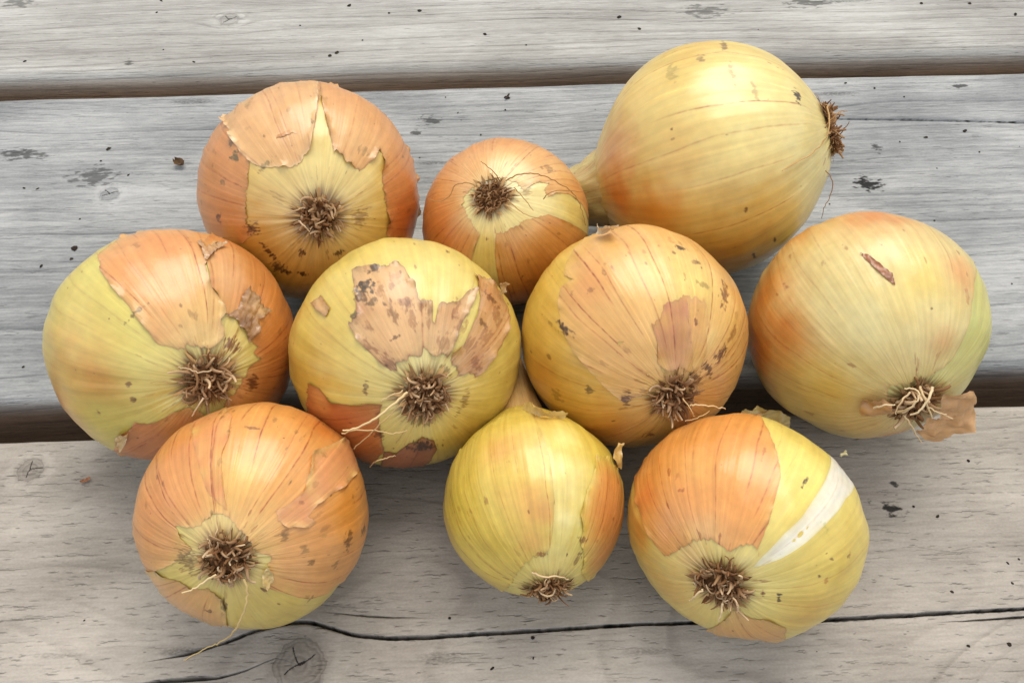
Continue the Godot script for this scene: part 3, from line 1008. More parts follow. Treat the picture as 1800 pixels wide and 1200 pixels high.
func onions() -> Array:
	return [
		{"label":"onion with a square torn window in its orange skin, left of the smallest back onion","at":Vector3(-0.0718,0.0430,-0.2389),"axis":Vector3(0.2562,0.5120,0.8199),"r":0.04299,"len":0.97,"flat":0.03,"taper":0.06,"neck":Vector2(0.15,0.25),"wide":Vector2(1.000,1.000),"base":rgb(226,181,81),"tuft":Vector3(85,0.85,1.10),"tuft_wide":1.00,"tuft_pale":0.90,"specks":60,"veins":Vector2(0.35,26),
		"tints":[[Vector3(0.0546,0.9452,0.3218),0.55,rgb(236,209,123)],[Vector3(-0.2384,0.8989,0.3677),0.40,rgb(238,214,132)],[Vector3(0.2461,0.9031,-0.3518),0.60,rgb(205,141,42)],[Vector3(0.4942,0.8596,-0.1300),0.35,rgb(206,146,44)]],
		"stains":[[Vector3(0.5300,0.6264,0.5715),0.045,0.040,rgb(90,80,75),0.80],[Vector3(0.5207,0.5245,0.6736),0.030,0.040,rgb(110,85,70),0.70],[Vector3(0.6786,0.6169,0.3988),0.030,0.030,rgb(110,85,70),0.60],[Vector3(0.4891,0.8451,-0.2158),0.080,0.025,rgb(80,45,25),0.90],[Vector3(0.5524,0.8335,0.0098),0.050,0.050,rgb(90,50,25),0.90],[Vector3(0.2269,0.9327,-0.2802),0.030,0.030,rgb(80,45,20),0.90],[Vector3(0.4426,0.8129,-0.3785),0.060,0.050,rgb(70,45,25),0.80],[Vector3(-0.3316,0.9386,-0.0955),0.070,0.060,rgb(140,95,50),0.70],[Vector3(0.3926,0.8149,-0.4265),0.030,0.020,rgb(80,45,20),0.90],[Vector3(0.2638,0.8358,-0.4815),0.040,0.020,rgb(80,45,20),0.90],[Vector3(-0.0713,0.9328,-0.3533),0.040,0.020,rgb(80,45,20),0.90],[Vector3(0.8051,0.5826,0.1116),0.040,0.030,rgb(100,55,30),0.80],[Vector3(-0.5052,0.7588,0.4111),0.040,0.040,rgb(150,105,75),0.60],[Vector3(-0.6995,-0.0410,0.7134),0.050,0.040,rgb(120,90,60),0.80],[Vector3(0.3072,0.8186,0.4853),0.070,0.020,rgb(130,95,75),0.70]],
		"skins":[
			{"part":"dry_skin","c":rgb(217,147,81),"edge":rgb(196,140,80),"lvl":1.00,"lift":0.50,"soft":0.20,"smooth":0,"tints":[[Vector3(0.7768,0.4753,0.4130),0.35,rgb(214,142,74)],[Vector3(0.7193,0.6939,-0.0332),0.30,rgb(206,126,51)],[Vector3(0.1003,0.4093,0.9069),0.40,rgb(222,160,99)]],
			"outline":[Vector2(-0.614,1.640),Vector2(-0.343,1.071),Vector2(-0.181,0.744),Vector2(0.003,0.749),Vector2(0.421,0.678),Vector2(0.467,0.550),Vector2(0.505,0.425),Vector2(0.558,0.305),Vector2(0.596,0.146),Vector2(0.608,0.038),Vector2(0.579,-0.025),Vector2(0.723,-0.112),Vector2(1.092,-0.329),Vector2(1.552,-0.431),Vector2(1.574,0.460),Vector2(1.231,1.300),Vector2(0.335,1.785)]},
			{"part":"dry_skin","c":rgb(225,173,113),"edge":rgb(240,205,160),"lvl":2.00,"lift":2.00,"soft":0.20,"smooth":0,"tints":[],
			"outline":[Vector2(-0.655,1.830),Vector2(-0.329,1.074),Vector2(-0.199,0.800),Vector2(-0.132,0.661),Vector2(-0.086,0.566),Vector2(-0.019,0.532),Vector2(0.029,0.475),Vector2(0.080,0.465),Vector2(0.172,0.477),Vector2(0.266,0.493),Vector2(0.347,0.505),Vector2(0.425,0.557),Vector2(0.504,0.646),Vector2(0.573,0.780),Vector2(0.662,0.992),Vector2(1.021,1.442),Vector2(0.769,1.769),Vector2(0.312,1.998),Vector2(-0.199,2.051),Vector2(-0.516,1.956)]},
			{"part":"dry_skin","c":rgb(222,158,92),"edge":rgb(170,115,70),"lvl":1.00,"lift":1.50,"soft":0.20,"smooth":0,"tints":[[Vector3(-0.4292,0.6930,0.5793),0.40,rgb(228,177,114)],[Vector3(-0.7219,0.6187,-0.3099),0.50,rgb(206,109,42)]],
			"outline":[Vector2(-0.593,1.646),Vector2(-0.359,1.069),Vector2(-0.306,0.758),Vector2(-0.283,0.556),Vector2(-0.268,0.491),Vector2(-0.340,0.449),Vector2(-0.353,0.388),Vector2(-0.405,0.335),Vector2(-0.442,0.284),Vector2(-0.507,0.301),Vector2(-0.629,0.360),Vector2(-0.723,0.424),Vector2(-0.741,0.373),Vector2(-0.679,0.241),Vector2(-0.624,0.081),Vector2(-0.619,-0.077),Vector2(-0.592,-0.235),Vector2(-0.557,-0.383),Vector2(-1.054,-0.790),Vector2(-1.288,-0.711),Vector2(-1.532,-0.177),Vector2(-1.659,0.581),Vector2(-1.344,1.222),Vector2(-0.879,1.554)]},
		],
		"roots":[[0.50,rgb(190,160,125),[Vector3(4.13,45.44,5.72),Vector3(8.22,46.94,5.66),Vector3(11.99,45.18,4.76)]],[0.60,rgb(200,172,140),[Vector3(7.27,46.38,1.96),Vector3(5.92,49.63,0.33),Vector3(4.62,48.71,-2.34)]]],
		"sheets":[]},
		{"label":"smallest onion at the back, its matted brown roots facing up with loose hairs","at":Vector3(0.0059,0.0338,-0.2283),"axis":Vector3(-0.1764,0.8967,0.4059),"r":0.03380,"len":0.93,"flat":0.02,"taper":0.10,"neck":Vector2(0.15,0.10),"wide":Vector2(1.000,1.000),"base":rgb(238,216,132),"tuft":Vector3(120,0.80,0.80),"tuft_wide":1.10,"tuft_pale":0.45,"specks":25,"veins":Vector2(0.50,30),
		"tints":[[Vector3(-0.4525,0.8710,0.1912),0.30,rgb(245,226,158)],[Vector3(-0.1213,0.7949,-0.5944),0.40,rgb(228,195,99)],[Vector3(-0.8557,0.4999,0.1334),0.40,rgb(232,209,119)]],
		"stains":[[Vector3(-0.4461,0.6925,0.5670),0.060,0.050,rgb(150,100,55),0.75],[Vector3(-0.3768,0.7560,0.5353),0.030,0.020,rgb(140,90,50),0.70],[Vector3(-0.3309,0.9256,0.1839),0.060,0.060,rgb(170,140,95),0.70],[Vector3(-0.0904,0.8904,-0.4461),0.012,0.020,rgb(120,80,40),0.70]],
		"skins":[
			{"part":"dry_skin","c":rgb(219,153,84),"edge":rgb(228,180,120),"lvl":1.00,"lift":0.40,"soft":0.35,"smooth":0,"tints":[[Vector3(-0.0971,0.9161,0.3890),0.35,rgb(240,202,132)],[Vector3(0.0885,0.9540,0.2863),0.30,rgb(238,199,132)],[Vector3(0.4813,0.7232,-0.4954),0.50,rgb(212,126,56)],[Vector3(-0.4975,0.6215,0.6052),0.40,rgb(228,177,106)],[Vector3(0.3762,0.8777,0.2968),0.30,rgb(228,171,104)],[Vector3(0.1768,0.9351,-0.3070),0.20,rgb(224,165,97)]],
			"outline":[Vector2(0.047,-0.727),Vector2(0.023,-0.562),Vector2(-0.000,-0.441),Vector2(0.076,-0.382),Vector2(0.185,-0.299),Vector2(0.275,-0.177),Vector2(0.316,-0.087),Vector2(0.261,0.037),Vector2(0.156,0.125),Vector2(0.054,0.203),Vector2(-0.055,0.257),Vector2(-0.153,0.256),Vector2(-0.221,0.246),Vector2(-0.328,0.174),Vector2(-0.375,0.284),Vector2(-0.453,0.373),Vector2(-0.566,0.416),Vector2(-0.534,0.294),Vector2(-0.610,0.239),Vector2(-0.683,0.339),Vector2(-0.875,0.452),Vector2(-1.115,0.475),Vector2(-1.385,0.416),Vector2(-1.609,0.811),Vector2(-1.033,1.399),Vector2(-0.266,1.543),Vector2(0.499,1.255),Vector2(1.085,0.826),Vector2(1.471,0.158),Vector2(1.405,-0.708),Vector2(0.493,-1.126),Vector2(0.049,-1.003)]},
			{"part":"dry_skin","c":rgb(214,146,67),"edge":rgb(198,130,70),"lvl":1.00,"lift":0.40,"soft":0.35,"smooth":0,"tints":[[Vector3(-0.4527,0.8715,-0.1886),0.25,rgb(224,167,92)],[Vector3(-0.7085,0.3901,-0.5881),0.40,rgb(205,128,46)]],
			"outline":[Vector2(-0.178,-0.375),Vector2(-0.270,-0.331),Vector2(-0.354,-0.239),Vector2(-0.448,-0.124),Vector2(-0.549,-0.067),Vector2(-0.681,0.038),Vector2(-0.852,0.058),Vector2(-1.067,0.091),Vector2(-1.452,0.169),Vector2(-1.957,0.250),Vector2(-1.626,-1.499),Vector2(-0.665,-1.973),Vector2(-0.466,-1.312),Vector2(-0.318,-0.884),Vector2(-0.220,-0.613)]},
		],
		"roots":[[0.40,rgb(180,140,95),[Vector3(3.76,36.60,0.18),Vector3(7.97,37.97,0.27),Vector3(12.75,36.62,-1.18),Vector3(14.46,33.47,-4.98),Vector3(19.00,29.55,-6.83),Vector3(26.57,21.89,-5.08)]],[0.40,rgb(160,120,80),[Vector3(-4.96,36.04,5.53),Vector3(-8.46,36.87,8.63),Vector3(-13.70,34.41,11.54),Vector3(-19.35,29.88,12.69),Vector3(-25.32,23.44,12.79),Vector3(-27.73,18.93,12.42),Vector3(-30.24,13.74,10.36),Vector3(-32.98,7.57,6.17)]],[0.35,rgb(170,130,85),[Vector3(-18.83,30.12,4.46),Vector3(-20.38,31.10,6.79),Vector3(-23.37,27.98,9.99),Vector3(-27.07,20.90,13.58),Vector3(-29.37,8.18,18.75)]],[0.35,rgb(185,145,100),[Vector3(-7.64,35.98,-0.92),Vector3(-11.11,36.03,-2.65),Vector3(-15.73,34.11,-4.21),Vector3(-21.18,29.98,-2.53)]],[0.35,rgb(130,95,60),[Vector3(-2.64,36.39,4.74),Vector3(-0.00,38.18,6.89),Vector3(5.98,38.22,9.32)]],[0.35,rgb(170,135,90),[Vector3(-8.70,35.52,4.06),Vector3(-13.48,35.30,0.98),Vector3(-17.36,32.42,-1.34)]]],
		"sheets":[]},
		{"label":"largest onion, lying on its side at the back with its neck to the left","at":Vector3(0.0906,0.0463,-0.2479),"axis":Vector3(0.9206,0.3844,0.0681),"r":0.04625,"len":0.97,"flat":-0.03,"taper":0.10,"neck":Vector2(0.25,0.36),"wide":Vector2(1.020,1.000),"base":rgb(236,209,120),"tuft":Vector3(150,0.95,0.80),"tuft_wide":1.40,"tuft_pale":0.45,"specks":45,"veins":Vector2(0.75,22),
		"tints":[[Vector3(0.4198,0.5853,0.6936),0.55,rgb(244,226,153)],[Vector3(0.2828,0.2335,0.9303),0.50,rgb(242,220,137)],[Vector3(-0.2026,-0.0559,0.9777),0.40,rgb(226,191,92)],[Vector3(-0.0792,-0.4535,0.8877),0.35,rgb(236,203,116)],[Vector3(0.5964,-0.1728,0.7839),0.35,rgb(234,197,107)],[Vector3(0.2624,-0.6992,0.6650),0.30,rgb(224,174,118)],[Vector3(0.5301,-0.7610,0.3739),0.33,rgb(212,119,39)],[Vector3(0.8246,-0.4397,0.3558),0.35,rgb(212,135,46)],[Vector3(0.6248,0.7697,0.1311),0.40,rgb(230,216,148)],[Vector3(0.9378,0.2723,0.2155),0.45,rgb(224,187,95)],[Vector3(0.9950,-0.0524,-0.0845),0.50,rgb(206,148,55)],[Vector3(-0.6213,0.1255,0.7734),0.20,rgb(220,166,79)]],
		"stains":[[Vector3(0.1608,0.8081,0.5666),0.050,0.035,rgb(50,35,25),0.95],[Vector3(-0.0504,-0.1010,0.9936),0.100,0.040,rgb(180,160,80),0.60],[Vector3(-0.1560,0.1538,0.9757),0.060,0.030,rgb(140,110,60),0.70],[Vector3(0.0932,0.3729,0.9232),0.090,0.020,rgb(150,120,65),0.60],[Vector3(-0.3514,0.3487,0.8689),0.120,0.025,rgb(120,85,50),0.70],[Vector3(0.2462,0.5168,0.8200),0.070,0.020,rgb(170,140,80),0.60],[Vector3(0.9239,0.2599,0.2807),0.020,0.015,rgb(110,70,30),0.90],[Vector3(0.9299,0.2252,-0.2907),0.050,0.012,rgb(90,55,25),0.90],[Vector3(0.8841,0.4216,-0.2015),0.040,0.010,rgb(90,55,25),0.90]],
		"skins":[
		],
		"roots":[[0.55,rgb(196,160,110),[Vector3(9.28,46.29,19.95),Vector3(17.54,45.30,19.25),Vector3(22.34,43.02,16.65),Vector3(25.93,37.88,14.86),Vector3(30.77,31.36,16.83),Vector3(34.18,26.05,18.14)]],[0.35,rgb(150,115,75),[Vector3(26.60,41.17,4.84),Vector3(30.02,42.71,2.24),Vector3(31.48,41.63,-2.63),Vector3(33.13,38.53,-6.66),Vector3(26.42,37.38,-20.86)]],[0.40,rgb(170,130,85),[Vector3(18.00,43.50,17.58),Vector3(12.67,49.46,18.34),Vector3(8.40,52.89,13.60)]]],
		"sheets":[]},
		{"label":"leftmost onion, bare greenish yellow on its left half and orange skin on the right","at":Vector3(-0.1128,0.0408,-0.1679),"axis":Vector3(0.5476,0.4672,0.6942),"r":0.04079,"len":0.97,"flat":0.03,"taper":0.08,"neck":Vector2(0.15,0.20),"wide":Vector2(1.000,1.000),"base":rgb(220,201,99),"tuft":Vector3(80,1.20,0.95),"tuft_wide":1.00,"tuft_pale":0.90,"specks":45,"veins":Vector2(0.50,26),
		"tints":[[Vector3(0.4229,0.4965,0.7580),0.45,rgb(222,207,107)],[Vector3(0.7170,0.4447,0.5368),0.40,rgb(220,179,92)],[Vector3(0.6580,0.6886,0.3047),0.27,rgb(212,146,55)],[Vector3(0.9704,0.2037,0.1301),0.35,rgb(216,156,81)],[Vector3(0.2512,0.9103,0.3289),0.30,rgb(220,201,97)],[Vector3(-0.3561,0.9199,0.1639),0.30,rgb(232,203,109)],[Vector3(0.7577,0.6514,-0.0406),0.30,rgb(208,191,88)]],
		"stains":[[Vector3(-0.3023,0.9460,0.1166),0.060,0.050,rgb(120,75,45),0.90],[Vector3(-0.2856,0.9222,-0.2609),0.060,0.050,rgb(110,60,35),0.85],[Vector3(0.5197,0.8478,0.1054),0.020,0.020,rgb(110,75,30),0.90],[Vector3(0.4842,0.8428,0.2352),0.020,0.020,rgb(130,95,40),0.80],[Vector3(0.7822,0.6178,0.0807),0.020,0.020,rgb(130,85,40),0.80],[Vector3(0.1566,0.7370,0.6575),0.090,0.012,rgb(120,95,60),0.80]],
		"skins":[
			{"part":"dry_skin","c":rgb(226,167,102),"edge":rgb(176,128,84),"lvl":1.00,"lift":1.00,"soft":0.30,"smooth":0,"tints":[[Vector3(-0.3496,0.2824,0.8933),0.30,rgb(222,147,77)],[Vector3(-0.2525,0.8648,0.4340),0.25,rgb(234,188,113)],[Vector3(-0.1046,0.9364,0.3350),0.20,rgb(236,194,123)],[Vector3(0.0752,0.4353,0.8971),0.25,rgb(222,151,84)]],
			"outline":[Vector2(0.174,1.508),Vector2(0.236,1.227),Vector2(0.219,0.992),Vector2(0.193,0.817),Vector2(0.184,0.670),Vector2(0.164,0.525),Vector2(0.161,0.431),Vector2(0.111,0.387),Vector2(0.054,0.312),Vector2(-0.021,0.321),Vector2(-0.093,0.238),Vector2(-0.157,0.195),Vector2(-0.294,0.219),Vector2(-0.345,0.343),Vector2(-0.415,0.359),Vector2(-0.468,0.472),Vector2(-0.452,0.547),Vector2(-0.473,0.647),Vector2(-0.550,0.778),Vector2(-0.846,0.912),Vector2(-1.428,1.001),Vector2(-1.345,1.413),Vector2(-0.977,1.724),Vector2(-0.404,1.917)]},
			{"part":"dry_skin","c":rgb(217,140,70),"edge":rgb(186,128,80),"lvl":1.40,"lift":0.70,"soft":0.30,"smooth":0,"tints":[[Vector3(-0.5607,0.6399,0.5255),0.25,rgb(228,171,109)],[Vector3(-0.6850,0.4047,0.6058),0.20,rgb(220,159,99)],[Vector3(-0.4583,0.8607,-0.2215),0.40,rgb(206,122,53)]],
			"outline":[Vector2(-0.797,1.013),Vector2(-0.606,0.830),Vector2(-0.460,0.609),Vector2(-0.457,0.500),Vector2(-0.407,0.364),Vector2(-0.466,0.263),Vector2(-0.475,0.153),Vector2(-0.462,0.036),Vector2(-0.493,-0.033),Vector2(-0.429,-0.047),Vector2(-0.453,-0.135),Vector2(-0.333,-0.124),Vector2(-0.259,-0.176),Vector2(-0.143,-0.241),Vector2(-0.011,-0.275),Vector2(0.083,-0.522),Vector2(-0.598,-1.256),Vector2(-1.191,-0.698),Vector2(-1.530,-0.190),Vector2(-1.645,0.607),Vector2(-1.407,1.157)]},
			{"part":"skin_flake","c":rgb(190,142,95),"edge":rgb(150,106,72),"lvl":2.40,"lift":1.50,"soft":0.00,"smooth":0,"tints":[[Vector3(-0.4841,0.8557,0.1830),0.09,rgb(140,101,69)],[Vector3(-0.6388,0.7486,0.1776),0.08,rgb(214,171,114)]],
			"outline":[Vector2(-0.398,0.339),Vector2(-0.526,0.329),Vector2(-0.634,0.392),Vector2(-0.724,0.412),Vector2(-0.755,0.272),Vector2(-0.749,0.230),Vector2(-0.795,0.118),Vector2(-0.687,0.134),Vector2(-0.643,0.142),Vector2(-0.539,0.064),Vector2(-0.445,0.048),Vector2(-0.464,0.140),Vector2(-0.454,0.189),Vector2(-0.450,0.274)]},
			{"part":"dry_skin","c":rgb(205,126,67),"edge":rgb(225,170,115),"lvl":1.00,"lift":0.70,"soft":0.30,"smooth":0,"tints":[],
			"outline":[Vector2(1.185,-0.573),Vector2(0.896,-0.213),Vector2(0.739,-0.147),Vector2(0.666,-0.088),Vector2(0.586,-0.141),Vector2(0.446,-0.141),Vector2(0.333,-0.120),Vector2(0.226,-0.141),Vector2(0.167,-0.231),Vector2(0.190,-1.074),Vector2(0.878,-1.237),Vector2(1.204,-0.976)]},
			{"part":"skin_flake","c":rgb(226,184,123),"edge":rgb(235,205,160),"lvl":2.00,"lift":1.40,"soft":0.00,"smooth":0,"tints":[],
			"outline":[Vector2(0.929,-0.230),Vector2(0.827,-0.158),Vector2(0.751,-0.166),Vector2(0.843,-0.282),Vector2(0.969,-0.408),Vector2(0.931,-0.299)]},
			{"part":"skin_flake","c":rgb(206,159,109),"edge":rgb(170,130,95),"lvl":2.40,"lift":1.20,"soft":0.00,"smooth":0,"tints":[],
			"outline":[Vector2(-0.718,1.029),Vector2(-0.770,1.034),Vector2(-0.724,0.930),Vector2(-0.891,0.914),Vector2(-0.959,0.831),Vector2(-0.790,0.847),Vector2(-0.684,0.819),Vector2(-0.577,0.804),Vector2(-0.609,0.859)]},
		],
		"roots":[[0.60,rgb(205,180,150),[Vector3(4.16,43.50,-2.78),Vector3(6.40,44.18,-3.62),Vector3(9.67,42.24,-6.29)]],[0.45,rgb(200,175,140),[Vector3(-2.37,43.54,4.03),Vector3(0.94,44.43,5.58),Vector3(3.21,41.96,7.76),Vector3(5.43,40.41,9.15)]]],
		"sheets":[]},
		{"label":"pale onion in the middle with a large torn tan flap of skin above its roots","at":Vector3(-0.0313,0.0401,-0.1614),"axis":Vector3(0.2397,0.5421,0.8054),"r":0.04011,"len":0.95,"flat":0.04,"taper":0.08,"neck":Vector2(0.15,0.20),"wide":Vector2(1.000,1.000),"base":rgb(226,199,99),"tuft":Vector3(110,0.80,1.00),"tuft_wide":1.10,"tuft_pale":0.70,"specks":130,"veins":Vector2(0.40,22),
		"tints":[[Vector3(-0.3199,0.5799,0.7492),0.40,rgb(236,216,125)],[Vector3(0.6474,0.5887,0.4841),0.40,rgb(222,191,84)],[Vector3(0.2132,0.8931,0.3960),0.30,rgb(228,205,109)],[Vector3(0.8426,0.4779,0.2483),0.40,rgb(212,166,63)],[Vector3(-0.0666,0.9515,0.3004),0.20,rgb(236,214,132)],[Vector3(-0.3705,0.9027,-0.2189),0.35,rgb(222,191,86)],[Vector3(-0.2480,0.8314,-0.4972),0.30,rgb(212,172,67)]],
		"stains":[[Vector3(0.2163,0.5275,0.8215),0.055,0.060,rgb(70,50,50),0.95],[Vector3(0.2635,0.5715,0.7771),0.040,0.060,rgb(110,75,70),0.90],[Vector3(0.1009,0.4059,0.9083),0.050,0.030,rgb(90,65,60),0.90],[Vector3(0.1847,0.6532,0.7343),0.040,0.030,rgb(120,90,75),0.80],[Vector3(0.3468,0.6628,0.6636),0.040,0.030,rgb(100,80,60),0.80],[Vector3(0.0739,0.7582,0.6479),0.030,0.080,rgb(150,105,65),0.80],[Vector3(-0.0618,0.7383,0.6717),0.040,0.050,rgb(160,110,70),0.80],[Vector3(0.4213,0.8939,0.1531),0.050,0.020,rgb(120,90,40),0.80],[Vector3(-0.3010,0.9345,-0.1900),0.090,0.030,rgb(140,105,50),0.75],[Vector3(0.0567,0.9728,-0.2245),0.090,0.050,rgb(120,90,50),0.70],[Vector3(-0.7399,0.5032,0.4465),0.080,0.040,rgb(120,75,45),0.80],[Vector3(-0.6039,0.7206,0.3407),0.060,0.020,rgb(120,80,50),0.70],[Vector3(0.1044,0.8702,0.4816),0.040,0.012,rgb(120,85,55),0.80],[Vector3(0.1135,0.8648,-0.4890),0.090,0.060,rgb(80,50,35),0.80],[Vector3(0.4078,0.8711,-0.2735),0.050,0.040,rgb(100,70,40),0.70],[Vector3(-0.2174,0.9658,0.1413),0.060,0.020,rgb(140,110,60),0.70],[Vector3(0.2040,0.9248,0.3212),0.040,0.070,rgb(158,106,66),0.75],[Vector3(0.3025,0.8385,0.4533),0.025,0.090,rgb(158,106,66),0.70],[Vector3(-0.0368,0.7218,0.6911),0.050,0.040,rgb(158,106,66),0.60],[Vector3(-0.1666,0.7462,0.6446),0.025,0.050,rgb(158,106,66),0.70],[Vector3(-0.4230,0.7314,0.5349),0.025,0.080,rgb(158,106,66),0.60],[Vector3(-0.2405,0.9109,0.3353),0.050,0.070,rgb(158,106,66),0.50],[Vector3(-0.4544,0.8863,0.0890),0.070,0.050,rgb(158,106,66),0.65],[Vector3(-0.5896,0.7670,0.2532),0.050,0.070,rgb(158,106,66),0.50],[Vector3(-0.4032,0.8250,0.3960),0.040,0.080,rgb(158,106,66),0.50],[Vector3(-0.7482,0.5767,0.3281),0.050,0.090,rgb(158,106,66),0.60],[Vector3(-0.0593,0.8151,0.5762),0.030,0.090,rgb(158,106,66),0.60],[Vector3(0.1182,0.6039,0.7882),0.040,0.060,rgb(158,106,66),0.50],[Vector3(-0.0306,0.5470,0.8366),0.050,0.050,rgb(158,106,66),0.40],[Vector3(-0.1829,0.8104,0.5566),0.020,0.090,rgb(158,106,66),0.50],[Vector3(-0.4473,0.8571,0.2554),0.040,0.060,rgb(158,106,66),0.50]],
		"skins":[
			{"part":"dry_skin","c":rgb(220,173,118),"edge":rgb(150,108,74),"lvl":1.00,"lift":1.50,"soft":0.14,"smooth":0,"tints":[[Vector3(0.2210,0.9030,0.3684),0.14,rgb(190,138,84)],[Vector3(0.3090,0.6589,0.6858),0.10,rgb(190,136,92)],[Vector3(-0.3957,0.7597,0.5161),0.15,rgb(206,153,99)],[Vector3(0.0870,0.8540,0.5130),0.20,rgb(228,180,123)]],
			"outline":[Vector2(0.364,1.225),Vector2(0.183,1.196),Vector2(0.002,1.143),Vector2(-0.091,1.170),Vector2(-0.151,1.094),Vector2(-0.161,0.955),Vector2(-0.191,0.902),Vector2(-0.171,0.765),Vector2(-0.189,0.722),Vector2(-0.215,0.743),Vector2(-0.276,0.707),Vector2(-0.224,0.552),Vector2(-0.235,0.532),Vector2(-0.334,0.682),Vector2(-0.457,0.657),Vector2(-0.516,0.641),Vector2(-0.692,0.711),Vector2(-0.742,0.677),Vector2(-0.618,0.564),Vector2(-0.468,0.461),Vector2(-0.329,0.319),Vector2(-0.267,0.241),Vector2(-0.228,0.287),Vector2(-0.173,0.273),Vector2(-0.136,0.316),Vector2(-0.089,0.378),Vector2(-0.053,0.310),Vector2(0.023,0.323),Vector2(0.087,0.316),Vector2(0.150,0.316),Vector2(0.158,0.255),Vector2(0.209,0.266),Vector2(0.282,0.360),Vector2(0.369,0.489),Vector2(0.421,0.582),Vector2(0.466,0.704),Vector2(0.374,0.746),Vector2(0.358,0.916)]},
			{"part":"dry_skin","c":rgb(214,163,106),"edge":rgb(160,110,74),"lvl":1.30,"lift":1.30,"soft":0.14,"smooth":0,"tints":[[Vector3(-0.7359,0.5135,0.4413),0.15,rgb(196,136,81)],[Vector3(-0.4374,0.8940,0.0972),0.15,rgb(196,138,92)]],
			"outline":[Vector2(-0.857,0.836),Vector2(-1.053,0.739),Vector2(-1.181,0.554),Vector2(-1.166,0.355),Vector2(-0.991,0.235),Vector2(-0.817,0.123),Vector2(-0.635,0.073),Vector2(-0.564,0.013),Vector2(-0.443,-0.012),Vector2(-0.399,0.054),Vector2(-0.306,0.067),Vector2(-0.273,0.206),Vector2(-0.309,0.260),Vector2(-0.415,0.288),Vector2(-0.655,0.495),Vector2(-0.765,0.606)]},
			{"part":"dry_skin","c":rgb(198,113,55),"edge":rgb(150,88,52),"lvl":1.00,"lift":0.70,"soft":0.14,"smooth":0,"tints":[[Vector3(0.7925,0.6097,0.0128),0.14,rgb(214,146,74)],[Vector3(0.6341,0.7715,-0.0509),0.15,rgb(190,97,44)]],
			"outline":[Vector2(0.988,0.218),Vector2(0.864,0.163),Vector2(0.779,0.056),Vector2(0.604,0.027),Vector2(0.445,0.030),Vector2(0.338,0.000),Vector2(0.394,-0.095),Vector2(0.420,-0.262),Vector2(0.450,-0.519),Vector2(0.511,-0.609),Vector2(0.726,-1.014),Vector2(1.075,-0.762),Vector2(1.338,-0.373)]},
			{"part":"dry_skin","c":rgb(168,97,53),"edge":rgb(110,64,40),"lvl":1.00,"lift":0.60,"soft":0.14,"smooth":0,"tints":[[Vector3(0.1012,0.8458,-0.5238),0.10,rgb(110,68,44)]],
			"outline":[Vector2(0.450,-0.519),Vector2(0.352,-0.558),Vector2(0.227,-0.445),Vector2(0.103,-0.399),Vector2(0.011,-0.468),Vector2(-0.003,-0.615),Vector2(0.052,-0.782),Vector2(0.160,-1.173),Vector2(0.445,-1.141),Vector2(0.600,-0.974)]},
			{"part":"skin_flake","c":rgb(214,165,104),"edge":rgb(160,110,70),"lvl":1.00,"lift":0.50,"soft":0.00,"smooth":0,"tints":[],
			"outline":[Vector2(0.891,0.988),Vector2(0.736,1.041),Vector2(0.622,0.874),Vector2(0.686,0.808)]},
		],
		"roots":[[0.75,rgb(226,200,150),[Vector3(5.33,41.54,4.45),Vector3(10.45,43.79,2.82),Vector3(17.26,43.84,-0.04),Vector3(22.78,41.17,-2.31),Vector3(26.83,38.59,-3.27)]],[0.40,rgb(215,185,135),[Vector3(27.55,36.60,-5.26),Vector3(23.02,39.78,-3.73),Vector3(17.34,40.17,-5.63),Vector3(12.62,40.43,-8.08),Vector3(8.04,40.44,-8.58)]],[0.35,rgb(210,175,125),[Vector3(25.35,32.14,-13.53),Vector3(18.20,40.96,-5.14),Vector3(11.00,42.72,-0.06),Vector3(6.25,41.55,2.79)]],[0.40,rgb(215,185,140),[Vector3(6.30,41.28,5.43),Vector3(9.64,42.69,5.55),Vector3(13.30,41.83,4.38)]],[0.40,rgb(222,190,140),[Vector3(22.39,25.01,-25.43),Vector3(19.62,32.90,-19.77),Vector3(16.28,33.61,-19.46),Vector3(13.45,33.71,-19.31)]]],
		"sheets":[[rgb(228,186,130),[Vector3(-34.01,14.64,16.68),Vector3(-34.55,16.43,21.97),Vector3(-35.59,17.42,21.57),Vector3(-37.84,13.59,20.46),Vector3(-36.71,13.75,17.94),Vector3(-35.03,13.20,15.75)]]]},
		{"label":"golden onion right of the middle one, with a square pinkish skin scrap above its roots","at":Vector3(0.0493,0.0396,-0.1651),"axis":Vector3(0.2045,0.3948,0.8957),"r":0.03961,"len":0.96,"flat":0.03,"taper":0.08,"neck":Vector2(0.15,0.20),"wide":Vector2(1.000,1.000),"base":rgb(224,179,74),"tuft":Vector3(80,1.10,1.10),"tuft_wide":0.95,"tuft_pale":1.00,"specks":80,"veins":Vector2(0.60,34),
		"tints":[[Vector3(0.7304,-0.0403,0.6818),0.40,rgb(226,185,74)],[Vector3(0.8079,0.3165,0.4972),0.40,rgb(226,179,69)],[Vector3(0.6907,0.7123,0.1245),0.35,rgb(220,174,74)],[Vector3(0.3581,0.9337,-0.0064),0.30,rgb(220,174,79)],[Vector3(0.4920,0.8089,-0.3219),0.40,rgb(210,136,39)],[Vector3(0.9389,0.3407,0.0498),0.30,rgb(212,146,53)]],
